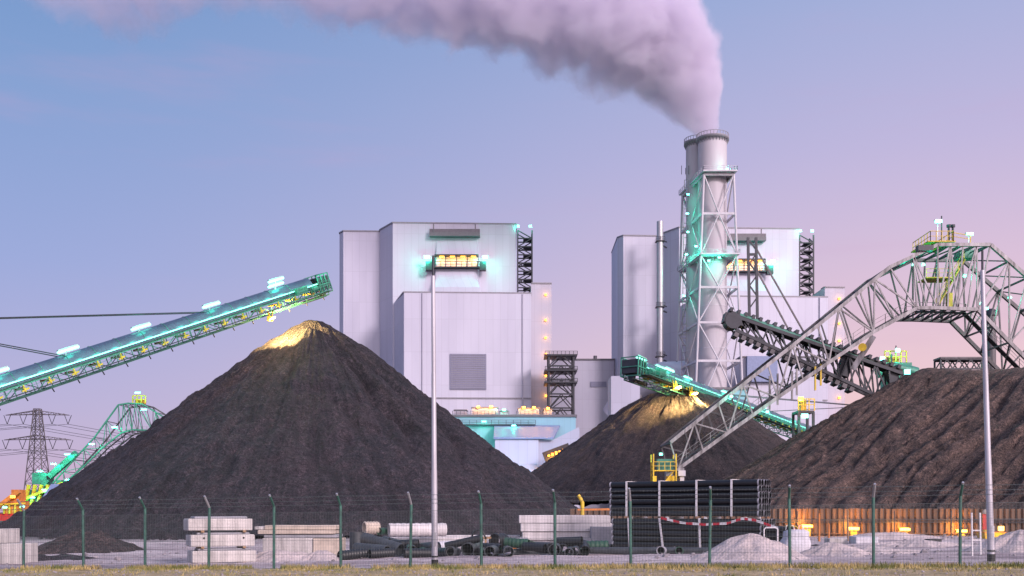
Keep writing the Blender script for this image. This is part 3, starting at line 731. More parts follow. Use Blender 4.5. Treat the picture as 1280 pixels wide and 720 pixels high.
# feet
mb = MB()
for y_ in (0, 8.5):
    for px in (849, 1540):
        a = at(px, 590 if px < 1000 else 645, PD); mb.box((a.x, PD+y_, a.z/2+.2), (1.2, 1.2, a.z+.6))
for px in (849, 1540): a = at(px, 600, PD); mb.box((a.x, PD+4.25, .45), (1.8, 14, .9))
mb.build('leg', M['pale_steel'], pr)
fy = MB()
for z0 in (0, 3.1, 6.2):
    a = at(831, 610, PD-2.4); fy.box((a.x, PD-1.2, 1.2+z0), (3.1, 2.4, .12))
    rail(fy, [Vector((a.x-1.5, PD-2.4, 1.25+z0)), Vector((a.x+1.5, PD-2.4, 1.25+z0))], 1.1, .08, step=.7)
    rail(fy, [Vector((a.x-1.5, PD, 1.25+z0)), Vector((a.x-1.5, PD-2.4, 1.25+z0))], 1.1, .08, step=.8)
for dx in (-1.5, 1.5):
    for dy in (0, 2.3): fy.bar((a.x+dx, PD-2.4+dy, 0), (a.x+dx, PD-2.4+dy, 9.6), .16)
for k in range(2): fy.bar((a.x-1.3, PD-2.0, 1.2+3.1*k), (a.x+1.3, PD-2.0, 4.3+3.1*k), .5, .12)
fy.box((a.x-.4, PD-1.3, 2.9), (1.9, 1.6, 2.4)); fy.box((a.x+.9, PD-1.0, 5.6), (1.0, 1.4, 2.2)); fy.box((a.x-1.2, PD-.8, 5.9), (.5, 1.4, 1.6)); fy.build('stair_tower', M['yellow'], pr)
light((a.x-1, PD-4, 4), (1, .75, .12), 420, pr, .4)
cb = MB(); cb.box((a.x+.2, PD-1.1, 8.2), (2.2, 1.7, 1.5)); cb.build('cabin', M['green_steel'], pr)
mb = MB(); bx(mb, 848, 588, 857, 595, PD-1.5, 1.2); bx(mb, 850, 595, 855, 640, PD-1.2, .6); mb.build('white_column', M['white_steel'], pr)
# summit platform
sp_ = MB(); a, b = at(1163, 306, PD), at(1192, 306, PD); zt = a.z+.5
sp_.box(((a.x+b.x)/2, PD+3, zt), (b.x-a.x+.6, 6, .15))
rail(sp_, [Vector((a.x, PD, zt)), Vector((b.x, PD, zt))], 1.35, .08, step=.7); rail(sp_, [Vector((a.x, PD, zt)), Vector((a.x, PD+6, zt))], 1.35, .08, step=.9); rail(sp_, [Vector((b.x, PD, zt)), Vector((b.x, PD+6, zt))], 1.35, .08)
rail(sp_, [Vector((b.x, PD+.2, zt+.2)), at(1214, 305, PD)+Vector((0, .2, .2))], 1.0, .09)
sp_.build('summit_platform', M['yellow'], pr)
mb = MB(); bx(mb, 1148, 306, 1167, 313, PD-.6, 1.0); mb.build('cable_box', M['dark_steel'], pr)
mb = MB()
for px in (1186, 1191): mb.tube(at(px, 305, PD+1), at(px, 284, PD+1), .16, n=8); mb.tube(at(px, 284, PD+1), at(px, 281, PD+1), .32, n=8)
mb.tube(at(1177, 305, PD+1), at(1177, 270, PD+1), .09, n=6); mb.build('vent_pipes', M['dark_steel'], pr)
mb = MB(); bx(mb, 1158, 346, 1190, 347.5, PD+2, 3); rail(mb, [at(1158, 346, PD+2), at(1190, 346, PD+2)], 1.1, .06); 
mb.bar(at(1170, 385, PD+3), at(1205, 325, PD+3), .9, .15); rail(mb, [at(1170, 385, PD+2.6), at(1205, 325, PD+2.6)], 1.2, .08)
bx(mb, 1185, 366, 1191, 384, PD+3, .8); mb.build('inner_stair', M['yellow'], pr)
mb = MB(); bx(mb, 1200, 312, 1220, 322, PD+4, 2.0); mb.build('winch_house', M['green_steel'], pr)
def lamp_at(root, px, py, D, w_=.9, h_=.35, m='teal_lamp', watts=250, col=TEAL, stalk=0):
    p = at(px, py, D); b = MB(); b.box(p, (w_, .3, h_)); 
    hs = MB(); hs.box(p+Vector((0, .12, h_*.5+.06)), (w_*1.05, .5, .1))
    if stalk: hs.bar(p+Vector((0, .3, h_*.5)), p+Vector((0, .3, -stalk)), .09)
    o = hs.build('lamp', M['galv'], root); b.build('lens', M[m], o)
    light(p+Vector((0, -.8, -.3)), col, watts*.3, root, .3)
lamp_at(pr, 1173, 277, PD+1, .9, .35, stalk=3.2); lamp_at(pr, 1212, 293, PD+1, .9, .28, stalk=1.4)
for px, py in ((1142, 331), (1154, 331), (1226, 380), (1233, 386), (914, 496), (959, 515), (826, 568), (838, 584), (1262, 372), (1206, 345)):
    lamp_at(pr, px, py, PD-.4 if px < 1140 else PD+1.5, .4, .25, watts=380)
for px in (1130, 1165, 1200, 1250): light(at(px, 335, PD+4), TEAL, 130, pr, .4)
# scraper boom hung inside the portal
BD = PD+4
Ua, Ub = at(908, 394, BD), at(1125, 468, BD); La, Lb = at(918, 414, BD), at(1070, 486, BD)
mb = MB()
for dy in (-.9, .9):
    o = Vector((0, dy, 0)); n = 13
    Tn = [(Ua+o).lerp(Ub+o, i/n) for i in range(n+1)]; Bn = [(La+o).lerp(at(1128, 512, BD)+o, i/n) for i in range(n+1)]
    truss(mb, Tn, Bn, .42, wd=.2, flip=dy > 0)
mb.bar(at(1112, 462, BD), at(1138, 540, BD), 1.3); mb.bar(at(1062, 440, BD), at(1052, 470, BD), 1.3, 1.6)
sb = mb.build('scraper_boom', M['dark_steel'], pr)
mb = MB(); mb.bar(Ua+Vector((.2, 0, .2)), Ub+Vector((0, 0, .2)), 1.7, .75); mb.build('chain_trough', M['belt'], sb)
mb = MB(); mb.bar(Ua+Vector((1.5, -.98, .0)), Ub+Vector((0, -.98, .0)), .12, .3); mb.build('green_edge', M['green_steel'], sb)
mb = MB(); c = at(915, 402, BD); mb.tube(c-Vector((0, 1.1, 0)), c+Vector((0, 1.1, 0)), 1.15, n=18); mb.bar(c+Vector((-1.2, 0, .5)), c+Vector((2.2, 0, -.3)), 2.0, 1.3); mb.build('head_sprocket', M['dark_steel'], sb)
ud = (Ub-Ua).normalized(); un = Vector((-ud.z, 0, ud.x))
for i in range(24):
    p = Ua.lerp(Ub, (i+.3)/24)+un*.75; b = MB(); b.box(p, (.42, 2.2, .55), Matrix((ud, Vector((0, 1, 0)), un)).transposed()); b.build('scraper', M['dark_steel'], sb)
ld = (Lb-La).normalized(); ln_ = Vector((-ld.z, 0, ld.x))
for i in range(17):
    p = La.lerp(Lb, (i+.3)/17)-ln_*.55; b = MB(); b.box(p, (.6, 2.2, .6), Matrix((ld, Vector((0, 1, 0)), ln_)).transposed()); b.build('scraper', M['grey_steel'], sb)
mb = MB()
m0 = [at(940, 405, BD)+Vector((0, dy, 0)) for dy in (-.6, .6)]
for dx in (0, 10):
    mb.bar(at(937+dx, 408+dx*.3, BD), at(935+dx, 297, BD), .34)
for k in range(6): mb.bar(at(937+10*(k % 2), 385-14*k, BD), at(937+10*((k+1) % 2), 371-14*k, BD), .18)
mb.bar(at(935, 318, BD), at(945, 318, BD), .3); mb.build('mast', M['dark_steel'], pr)
mb = MB(); mb.bar(at(946, 312, BD), at(1012, 428, BD), .2); mb.bar(at(946, 338, BD), at(990, 420, BD), .2); mb.build('stay_rods', M['grey_steel'], pr)
mb = MB(); mb.bar(at(1092, 420, PD), at(1066, 462, PD+1), .5, .7); mb.build('hoist_link', M['pale_steel'], pr)
mb = MB(); mb.tube(at(1078, 434, PD-.7), at(1078, 434, PD+.4), .55, n=14); mb.build('hoist_pulley', M['yellow'], pr)
for k, px in enumerate((962, 972, 990, 996, 1019, 1026)):
    b = MB(); b.bar(at(px, 470-k*3, PD+1), at(px, 512-k*6, PD+1), .22); b.build('hanger', M['yellow' if k > 3 else 'pale_steel'], pr)

# far portal behind the tallest heap
T = [(66, 604), (92, 575), (118, 547), (148, 506), (160, 504), (178, 505), (212, 526), (250, 560), (290, 600)]
Bm = [(80, 604), (104, 584), (128, 560), (152, 541), (165, 537), (190, 538), (206, 549), (240, 582), (275, 612)]
p2, _ = portal('distant arched reclaimer seen between the lattice pylon and the tallest heap', T, Bm, 300, 9, .85, M['green_steel'], M['grey_steel'])
mb = MB()
for px in (70, 285): bx(mb, px, 600, px+6, 640, 300, 3); bx(mb, px, 600, px+6, 640, 310, 3)
mb.build('leg', M['green_steel'], p2)
mb = MB(); bx(mb, 169, 499, 178, 504, 302, 3); rail(mb, [at(166, 504, 301), at(182, 504, 301)], 2.2, .3, step=1.2); mb.build('summit_cabin', M['yellow'], p2)
for px, py in ((84, 568), (67, 580), (115, 555), (143, 534), (180, 512), (172, 491), (50, 589), (85, 600), (40, 622), (56, 612)):
    lamp_at(p2, px, py, 298, 1.6, .35, watts=2200)
mb = MB(); bx(mb, 40, 591, 58, 605, 300, 5); bx(mb, 34, 612, 62, 626, 300, 7); mb.bar(at(62, 596, 300), at(96, 566, 300), 1.6); mb.bar(at(30, 640, 300), at(60, 600, 300), 1.2); mb.build('machine_house', M['green_steel'], p2)
mb = MB()
for k in range(6): mb.bar(at(30+8*k, 640, 299), at(36+8*k, 606, 299), .8)
mb.bar(at(26, 626, 298), at(78, 604, 298), .8); mb.build('house_frame', M['yellow'], p2)

# crawler machine and shed far left
t = thing('loading_machine', 'yellow and red loading machine far off beside the heap toe', 'machine', tuple(at(20, 640, 220)*Vector((1, 1, 0)) if False else (at(20, 640, 220).x, 220, 0)))
mb = MB(); bx(mb, -10, 642, 30, 654, 220, 5); mb.build('red_undercarriage', M['red'], t)
mb = MB(); bx(mb, 6, 626, 26, 642, 220, 4); bx(mb, 14, 612, 24, 626, 221, 3); mb.bar(at(-10, 640, 220), at(24, 614, 220), .9); mb.build('body', M['orange'], t)
mb = MB()
for k in range(5): mb.bar(at(-2+7*k, 642, 219.5), at(-2+7*k, 630, 219.5), .3)
mb.bar(at(-8, 631, 219.5), at(32, 629, 219.5), .3); mb.build('railing', M['yellow'], t)
lamp_at(t, 16, 621, 218, 1.0, .5, 'amber_lamp', 450, AMBER); lamp_at(t, 6, 634, 218, .9, .35, 'teal_lamp', 500); lamp_at(t, 28, 633, 218, .9, .35, 'teal_lamp', 500)
t = thing('storage_shed', 'long low shed with blue-grey pitched roof behind the heap toe', 'shed', (at(82, 640, 255).x, 255, 0))
mb = MB(); bx(mb, 52, 622, 120, 642, 256, 14); mb.build('wall', M['clad_blue'], t)
mb = MB(); a, b = at(50, 626, 254), at(122, 626, 254); r0 = at(64, 605, 262); r1 = at(120, 605, 262)
mb.add([a, b, r1, r0, a-Vector((0, 0, .5)), b-Vector((0, 0, .5)), r1-Vector((0, 0, .5)), r0-Vector((0, 0, .5))], [(0, 1, 2, 3), (7, 6, 5, 4), (0, 4, 5, 1), (1, 5, 6, 2), (2, 6, 7, 3), (3, 7, 4, 0)]); mb.build('roof', M['roofblue'], t)
mb = MB()
for px in (98, 103): mb.tube(at(px, 626, 258), at(px, 594, 258), .25, n=6)
mb.build('vent_pipe', M['dark_steel'], t)
lamp_at(t, 44, 641, 250, 2.4, .6, watts=1500); lamp_at(t, 72, 628, 252, 2.0, .5, 'amber_lamp', 900, AMBER)

# pylon
PY = 480; pc = at(47, 640, PY)
t = thing('transmission_pylon', 'lattice power pylon with two crossarms standing far off', 'pylon', (pc.x, PY, 0))
mb = MB()
def pw(py): return (11.5 if py > 560 else 7.5)*(1.0 if py > 560 else 1) if False else 3.2+max(0, py-512)*.075
lv = [640, 622, 604, 588, 573, 560, 548, 537, 527, 518, 511]
for side in ((-1, -1), (1, -1), (1, 1), (-1, 1)):
    for a, b in zip(lv, lv[1:]):
        p0 = at(47, a, PY)+Vector((side[0]*pw(a)*.4, side[1]*pw(a)*.4, 0)); p1 = at(47, b, PY)+Vector((side[0]*pw(b)*.4, side[1]*pw(b)*.4, 0)); mb.bar(p0, p1, .36)
        n2 = {(-1, -1): (1, -1), (1, -1): (1, 1), (1, 1): (-1, 1), (-1, 1): (-1, -1)}[side]
        q1 = at(47, b, PY)+Vector((n2[0]*pw(b)*.4, n2[1]*pw(b)*.4, 0)); q0 = at(47, a, PY)+Vector((n2[0]*pw(a)*.4, n2[1]*pw(a)*.4, 0))
        mb.bar(p0, q1, .19); mb.bar(q0, p1, .19); mb.bar(p1, q1, .17)
mb.build('lattice_tower', M['grey_steel'], t)
ins = []
for (yy, l_) in ((518, 40), (549, 42)):
    mb = MB()
    for sx in (-1, 1):
        tip = at(47+sx*l_, yy+1, PY)
        for dz in (0, -6):
            for dy in (-1, 1): mb.bar(at(47, yy+(-dz)*.0+(0 if dz == 0 else -5), PY)+Vector((0, dy*1.4, 0)), tip, .27)
        for k in range(1, 6):
            q = at(47+sx*l_*k/6, yy+1*k/6, PY); q2 = at(47+sx*l_*k/6, yy-5*(1-k/6), PY); mb.bar(q, q2, .16); mb.bar(q2, at(47+sx*l_*(k-1)/6, yy, PY), .16)
    arm = mb.build('crossarm', M['grey_steel'], t)
    for sx in (-1, 1):
        for k in (.45, .95):
            q = at(47+sx*l_*k, yy+1, PY); b = MB(); b.bar(q-Vector((1.6, 0, 0)), q-Vector((0, 0, 4.2)), .22); b.bar(q+Vector((1.6, 0, 0)), q-Vector((0, 0, 4.2)), .22); b.build('insulator', M['dark_steel'], arm)
            ins.append(q-Vector((0, 0, 4.2)))
mb = MB()
for q in ins:
    e = q+Vector((190, 260, 4)); mb.path([q.lerp(e, i/14)-Vector((0, 0, 12*math.sin(math.pi*i/14))) for i in range(15)], .09, 4, False)
    e = q+Vector((-210, -120, 4)); mb.path([q.lerp(e, i/14)-Vector((0, 0, 12*math.sin(math.pi*i/14))) for i in range(15)], .09, 4, False)
mb.build('power_lines', M['dark_steel'], t)

# ------------------------------------------------------------------ boiler houses
def boiler_house(label):
    t = thing('boiler_house', label, 'power station', (-20, 420, 0), 'twin boiler houses of the power station')
    mb = MB(); mb.prism([(-48.9, 420), (1.6, 422), (1.6, 462), (-55.6, 462), (-55.6, 431)], 0, 120.6); w1 = mb.build('tall_block', M['clad'], t)
    mb = MB(); mb.prism([(-71, 431), (-55.65, 431.7), (-55.65, 460), (-73.2, 460), (-73.2, 434.5)], 0, 120.2); w2 = mb.build('side_block', M['clad'], t)
    mb = MB(); mb.prism([(-42.2, 400), (7.5, 402), (7.5, 428), (-44, 428), (-48.4, 420.4)], 0, 87.8); w3 = mb.build('lower_block', M['clad'], t)
    mb = MB(); mb.prism([(7.56, 406), (15.7, 406.4), (15.7, 432), (7.56, 432)], 0, 92.6); w4 = mb.build('corner_block', M['clad_dim'], t)
    def cap(poly, z, par, q=.35):
        c = sum((Vector((x, y, 0)) for x, y in poly), Vector())/len(poly)
        pp = []
        for x, y in poly:
            d_ = Vector((x, y, 0))-c; d_ = d_*(1+q/d_.length); pp.append((c.x+d_.x, c.y+d_.y))
        m_ = MB(); m_.prism(pp, z-.2, z+.3); m_.build('roof_edge', M['edge'], par)
    cap([(-48.9, 420), (1.6, 422), (1.6, 462), (-55.6, 462), (-55.6, 431)], 120.6, w1)
    cap([(-71, 431), (-55.9, 431.7), (-55.9, 460), (-73.2, 460), (-73.2, 434.5)], 120.2, w2)
    cap([(-42.2, 400), (7.3, 402), (7.3, 419.3), (-47.6, 419.3)], 87.8, w3)
    cap([(7.8, 406), (15.7, 406.4), (15.7, 432), (7.8, 432)], 92.6, w4)
    mb = MB()
    for k in range(5): mb.box((-70+3.2*k, 440, 121.0), (1.4, 2, 1.2))
    mb.box((11, 415, 93.6), (3.5, 4, 1.6)); mb.box((-30, 440, 121.5), (7, 6, 1.3)); mb.build('roof_vents', M['trim'], t)
    # louvre
    mb = MB(); mb.box((-17.15, 400.86, 56.8), (14.2, .5, 14), Matrix.Rotation(R(2.3), 3, 'Z')); lo_ = mb.build('louvre', M['louvre'], t)
    mb = MB()
    for k in range(16): mb.box((-17.15, 400.55, 50.4+k*.86), (13.6, .22, .16), Matrix.Rotation(R(2.3), 3, 'Z'))
    mb.build('louvre_blades', M['edge'], lo_)
    for x, z in ((-35, 87.5), (4.2, 87.5)):
        m_ = MB(); y_ = 400+(x+42.2)*2/49.7; m_.tube((x, y_-.35, 0), (x, y_-.35, z), .22, n=8); m_.build('downpipe', M['clad_dim'], w3)
    m_ = MB(); m_.box((-17.35, 400.75, 46.5), (49.5, .25, .5), Matrix.Rotation(R(2.3), 3, 'Z')); m_.build('flashing', M['edge'], w3)
    # canopy, hopper panel, balcony
    def fy(x): return 420+(x+48.9)*2/50.5
    mb = MB(); mb.box((-23.4, fy(-23.4)-1.6, 115.4), (20.6, 3.0, 1.6)); mb.box((-23.4, fy(-23.4)-2.6, 116.9), (20.6, .3, 1.3))
    for x in (-32, -15): mb.bar((x, fy(x)-2.7, 116), (x, fy(x)-2.7, 119.5), .4)
    mb.build('canopy', M['trim'], t)
    mb = MB(); x0, x1 = -31, -14.2
    y = fy(-22); prof = [(y-.25, 114.5), (y-1.6, 107), (y-2.2, 101.5), (y-3.4, 97), (y-5.2, 93.2), (y-5.2, 88.4), (y+1, 88.4), (y+1, 114.5)]
    n = len(prof); mb.add([(x0-(.6 if z < 95 else 0), a, z) for a, z in prof]+[(x1+(1.2 if z < 95 else 0), a, z) for a, z in prof], [tuple(range(n)), tuple(range(2*n-1, n-1, -1))]+[(i, n+i, n+(i+1) % n, (i+1) % n) for i in range(n)])
    mb.build('hopper_panel', M['clad'], t)
    mb = MB(); yb = fy(-24)-4.2
    mb.box((-22.8, yb+1.2, 101.5), (19.6, 3.6, .4)); mb.box((-22.6, yb+1.4, 106.6), (17.8, 3.2, .4))
    for x in (-31.5, -27, -22.6, -18.2, -13.8): mb.bar((x, yb-.2, 101.5), (x, yb-.2, 106.6), .3)
    rail(mb, [Vector((-33.5, yb-.5, 101.7)), Vector((-12, yb-.5, 101.7))], 2.0, .22, step=2)
    mb.box((-33.8, yb+.6, 102), (2.6, 3, 3.4)); mb.box((-11.9, yb+.6, 102), (2.6, 3, 3.4)); bal = mb.build('balcony', M['dark_steel'], t)
    for k in range(4):
        x = -28.6+k*4.3; b = MB(); b.box((x, yb+.6, 106.05), (1.9, .5, .45)); b.build('balcony_lamp', M['amber_lamp'], bal)
        light((x, yb+1.0, 104.4), AMBER, 560, t, .6)
    for x in (-34.6, -10.9):
        b = MB(); b.box((x, yb-.8, 105.4), (2.2, .8, 1.2)); b.build('green_lamp', M['teal_lamp'], bal)
        light((x, yb-2.4, 104.4), TEAL, 3000, t, .8)
    # open stair frame on the shoulder
    mb = MB()
    xa, xb, ya, yb2 = 2.4, 8.3, 424, 430; za, zb2 = 92.6, 118.5
    for x in (xa, xb):
        for y in (ya, yb2): mb.bar((x, y, 87), (x, y, zb2), .55)
    k = 0; z = 88.0
    while z < zb2:
        for y in (ya, yb2): mb.bar((xa, y, z), (xb, y, z), .45); mb.bar((xa if k % 2 else xb, y, z), (xb if k % 2 else xa, y, min(z+3.4, zb2)), .38)
        for x in (xa, xb): mb.bar((x, ya, z), (x, yb2, z), .4); mb.bar((x, ya, z), (x, yb2, min(z+3.4, zb2)), .35)
        mb.box(((xa+xb)/2+1, (ya+yb2)/2, z), (3.4, 5, .2)); z += 3.4; k += 1
    mb.build('stair_frame', M['dark_steel'], t)
    for x in (2.5, 7.6):
        b = MB(); b.box((x, 423.6, 120.1), (1.2, .8, .9)); b.build('green_lamp', M['teal_lamp'], t)
        light((x, 421.5, 119), TEAL, 500, t, .6)
    for z in (88.0, 78.0, 71.0, 64.5, 56, 48, 40):
        b = MB(); b.box((13.4, 405.9, z), (.8, .6, .8)); b.build('wall_lamp', M['amber_lamp'], t)
        light((13.4, 404.2, z), AMBER, 150, t, .4)
    return t
bh = boiler_house('white windowless boiler house with square louvre behind the tallest coal heap')
b2 = copy_tree(bh); b2.location = (-20+118.6, 427, 0); b2['label'] = 'white boiler house standing directly behind the smoking chimney'

# ------------------------------------------------------------------ chimney
CD = 360; kx = CD/F
t = thing('smoke_stack', 'tall pale twin flue chimney in an open lattice frame, smoking', 'chimney', (at(887, 640, CD).x, CD, 0))
def flue(px, D, r, ytop):
    c = at(px, ytop, D); mb = MB(); n = 40
    zs = [0, c.z*.3, c.z*.6, c.z*.85, c.z]; mb.path([(c.x, D, z) for z in zs], r, n, False)
    o = mb.build('flue', M['concrete_flue'], t)
    mb = MB(); mb.path([(c.x, D, c.z-1.4), (c.x, D, c.z-.8), (c.x, D, c.z-.8), (c.x, D, c.z+.1)], [r+.15, r+.2, r+.75, r+.75], n, False)
    mb.path([(c.x, D, c.z+.1), (c.x, D, c.z+.1), (c.x, D, c.z-4)], [r+.75, r-.6, r-.6], n, False)
    for k in range(30):
        a = 2*math.pi*k/30; q = Vector((c.x+math.cos(a)*(r+.6), D+math.sin(a)*(r+.6), c.z-.6)); mb.bar(q, q+Vector((0, 0, 2.0)), .16); mb.bar(q-Vector((0, 0, .3)), q+Vector((-math.cos(a)*.5, -math.sin(a)*.5, -1.3)), .2)
    mb.path([(c.x+math.cos(2*math.pi*k/30)*(r+.6), D+math.sin(2*math.pi*k/30)*(r+.6), c.z+1.3) for k in range(31)], .1, 5, False)
    mb.build('crown_platform', M['edge'], o)
    b = MB()
    for k in range(1, 9): zz = c.z*k/9; b.path([(c.x, D, zz-.2), (c.x, D, zz+.2)], r+.07, n, False)
    b.build('seam_rings', M['white_steel'], o)
flue(890.5, CD, 5.0, 174); flue(872.5, CD+9, 4.3, 179)
# frame corners by level: (front left, front right, rear left, rear right) columns widen downwards
def corner(py):
    k = (py-215)/425.0
    fl_ = at(880-16*k, py, CD-7); fr_ = at(917+17*k, py, CD-7)
    bl = Vector((at(856-12*k, py, CD+12).x, CD+17, fl_.z)); br_ = Vector((at(896+24*k, py, CD+12).x, CD+17, fl_.z))
    return [fl_, fr_, br_, bl]
lv = [640, 590, 520, 451, 403, 359, 319, 267, 218]
mb = MB(); cs = [corner(y) for y in lv]
for a, b in zip(cs, cs[1:]):
    for i in range(4): mb.tube(a[i], b[i], .42, n=8)
for j, (a, b) in enumerate(zip(cs, cs[1:])):
    for i in range(4):
        i2 = (i+1) % 4
        if j % 2 == 0: mid = (b[i]+b[i2])/2; mb.tube(a[i], mid, .27, n=6); mb.tube(a[i2], mid, .27, n=6)
        else: mid = (a[i]+a[i2])/2; mb.tube(mid, b[i], .27, n=6); mb.tube(mid, b[i2], .27, n=6)
fr = mb.build('lattice_frame', M['white_steel'], t)
for j in range(1, len(cs)):
    mb = MB()
    for i in range(4): mb.bar(cs[j][i], cs[j][(i+1) % 4], .5, .8)
    mb.build('frame_ring', M['white_steel'], fr)
for yy, e in ((218, 1.0), (321, .7)):
    c = corner(yy); ce = sum(c, Vector())/4; mb = MB(); o = [ce+(p-ce)*(1+e/7) for p in c]; z_ = c[0].z+.6
    inner = [ce+(p-ce)*.72 for p in c]
    for i in range(4):
        i2 = (i+1) % 4; vs = [o[i], o[i2], inner[i2], inner[i]]
        mb.add([(p.x, p.y, z_) for p in vs]+[(p.x, p.y, z_+.5) for p in vs], [(3, 2, 1, 0), (4, 5, 6, 7), (0, 1, 5, 4), (1, 2, 6, 5), (2, 3, 7, 6), (3, 0, 4, 7)])
        rail(mb, [Vector((o[i].x, o[i].y, z_+.5)), Vector((o[i2].x, o[i2].y, z_+.5))], 1.3, .12, step=2)
    mb.build('platform', M['white_steel'], t)
mb = MB()
for i, px in enumerate((852, 857, 861, 914, 918)): mb.bar(at(px, 218, CD+6), at(px, 207+i % 2*3, CD+6), .18)
mb.build('antennas', M['dark_steel'], t)
lad = MB(); 
for k in range(40): lad.bar(at(858-5*k/40, 225+k*9, CD+6)-Vector((.7, 0, 0)), at(858-5*k/40, 225+k*9, CD+6)+Vector((.7, 0, 0)), .15)
for sx in (-.7, .7): lad.bar(at(858, 225, CD+6)+Vector((sx, 0, 0)), at(853, 576, CD+6)+Vector((sx, 0, 0)), .18)
lad.build('ladder', M['pale_steel'], t)
for px, py, D in ((909, 211, CD-6), (860, 243, CD+2), (859, 267, CD+2), (860, 290, CD+2), (870, 308, CD-7.4), (899, 322, CD-8), (886, 326, CD-8), (858, 318, CD+2), (855, 370, CD+2)):
    lamp_at(t, px, py, D, .9, .5, watts=3000 if 300 < py < 330 else 1300)

# auxiliary thin chimney
t = thing('auxiliary_chimney', 'slim silver pipe chimney before the side block behind the smoking chimney', 'chimney', (at(825, 640, 424).x, 424, 0))
c = at(825, 277, 424); mb = MB(); mb.path([(c.x, 424, 0), (c.x, 424, c.z)], 1.35, 18, False); mb.path([(c.x, 424, c.z), (c.x, 424, c.z), (c.x, 424, c.z-5)], [1.35, 1.05, 1.05], 18, False); mb.build('pipe', M['galv'], t)
for yy in (302, 384, 446):
    q = at(825, yy, 424); mb = MB(); mb.box(q+Vector((0, 0, 0)), (3.6, 3.6, .4)); mb.bar(q+Vector((0, 0, -1)), q+Vector((3.6, 6, -1)), .5); mb.bar(q+Vector((0, 0, 1.4)), q+Vector((3.6, 6, 1.4)), .4); rail(mb, [q+Vector((-1.8, -1.8, .2)), q+Vector((1.8, -1.8, .2))], 1.5, .15); mb.build('bracket', M['dark_steel'], t)

# ------------------------------------------------------------------ low plant buildings
t = thing('service_hall', 'pale blue teal lit hall at the foot of the boiler house', 'hall', (2, 350, 0))
mb = MB(); mb.prism([(-34, 350), (21.8, 350), (21.8, 382), (-34, 382)], 0, 34.4); mb.build('main_hall', M['clad_blue'], t)
mb = MB(); mb.prism([(-34.5, 349.5), (22.2, 349.5), (22.2, 382.4), (-34.5, 382.4)], 34.4, 35.2); mb.build('roof_edge', M['trim'], t)
mb = MB(); mb.prism([(-5.5, 332), (8.6, 332), (8.6, 349.9), (-5.5, 349.9)], 0, 25.4); mb.build('front_annex', M['clad'], t)
mb = MB(); a = [(-6, 331.4, 25.5), (13.5, 331.4, 25.5), (16.5, 349.4, 31), (-6, 349.4, 31)]
mb.add(a+[(x, y, z+.5) for x, y, z in a], [(3, 2, 1, 0), (4, 5, 6, 7), (0, 1, 5, 4), (1, 2, 6, 5), (2, 3, 7, 6), (3, 0, 4, 7)]); mb.build('sloping_roof', M['roofblue'], t)
mb = MB(); vs_ = [(8.65, 333, 0), (21.9, 333, 0), (21.9, 333, 29.6), (13.2, 333, 25.3), (8.65, 333, 25.3)]
mb.add(vs_+[(x, 349.8, z) for x, y, z in vs_], [(0, 1, 2, 3, 4), (9, 8, 7, 6, 5)]+[(i, 5+i, 5+(i+1) % 5, (i+1) % 5) for i in range(5)]); mb.build('gable_annex', M['clad_dim'], t)
mb = MB(); mb.prism([(-14, 325), (8, 325), (8, 331.3), (-14, 331.3)], 0, 17.2); mb.build('low_annex', M['clad_dim'], t)
mb = MB(); mb.bar(at(680, 572, 322), at(712, 560, 322), 3.0, 3.2); gl_ = mb.build('gallery', M['dark_steel'], t)
for k in range(6):
    b = MB(); p = at(686+4.6*k, 569.5-1.7*k, 320.2); b.box(p, (.7, .3, .5+.25*(k % 3))); b.build('gallery_lamp', M['amber_lamp'], gl_)
light(at(692, 574, 318), AMBER, 2500, t, .6)
mb = MB(); mb.box((-12, 349, 31.6), (40, 1.4, .3)); rail(mb, [Vector((-32, 348.4, 31.8)), Vector((8, 348.4, 31.8))], 1.4, .14, step=2.4); mb.build('catwalk', M['dark_steel'], t)
lab = ['grey ventilation unit on the teal lit hall roof, nearest the tall heap', 'broad ventilation unit on the hall roof with an amber lamp', 'small ventilation unit in the middle of the teal lit hall roof', 'ventilation unit glowing orange on the hall roof', 'ventilation unit on the hall roof beside the dark stair tower']
for k, (x0, x1, y0, lm) in enumerate(((568, 583, 513, None), (590, 622, 510, 'amber_lamp'), (626, 634, 514, 'teal_lamp'), (648, 674, 511, 'amber_lamp'), (680, 690, 512, 'amber_lamp'))):
    p0, p1 = at(x0, y0, 353), at(x1, y0, 353); xm = (p0.x+p1.x)/2
    q = thing('rooftop_unit', lab[k], 'ventilation unit', (xm, 353, 35.2), 'ventilation units on the hall roof')
    b = MB(); b.box((xm, 355, 35.2+(p0.z-35.2)/2), (p1.x-p0.x, 4, p0.z-35.2)); b.build('casing', M['clad_dim'], q)
    b = MB(); b.box((xm, 355, p0.z+.15), (p1.x-p0.x+.5, 4.5, .3)); b.build('lid', M['trim'], q)
    b = MB(); rail(b, [Vector((p0.x-.6, 352, 35.2)), Vector((p1.x+.6, 352, 35.2))], 1.4, .14, step=1.2); b.build('railing', M['dark_steel'], q)
    if lm:
        for s_ in ((-.25, .25) if x1-x0 > 15 else (0,)):
            b = MB(); p = Vector((xm+s_*(p1.x-p0.x), 352.3, p0.z+.3)); b.box(p, (1.0, .6, .8)); b.build('lamp', M[lm], q)
            light(p+Vector((0, -1.4, .3)), AMBER if lm[0] == 'a' else TEAL, 1100, q, .4)
for px, py in ((605, 527), (642, 532), (600, 560), (585, 545)):
    lamp_at(t, px, py, 346, 1.4, .4, watts=2200)
for x_, z_ in ((-8, 33), (4, 32), (16, 33), (0, 20), (16, 18), (-12, 14), (4, 12)): light((x_, 322, z_), (.08, .62, 1), 800, t, 1.5)
t = thing('stair_tower', 'free standing dark lattice stair tower between the two boiler houses', 'stair tower', (18, 388, 0))
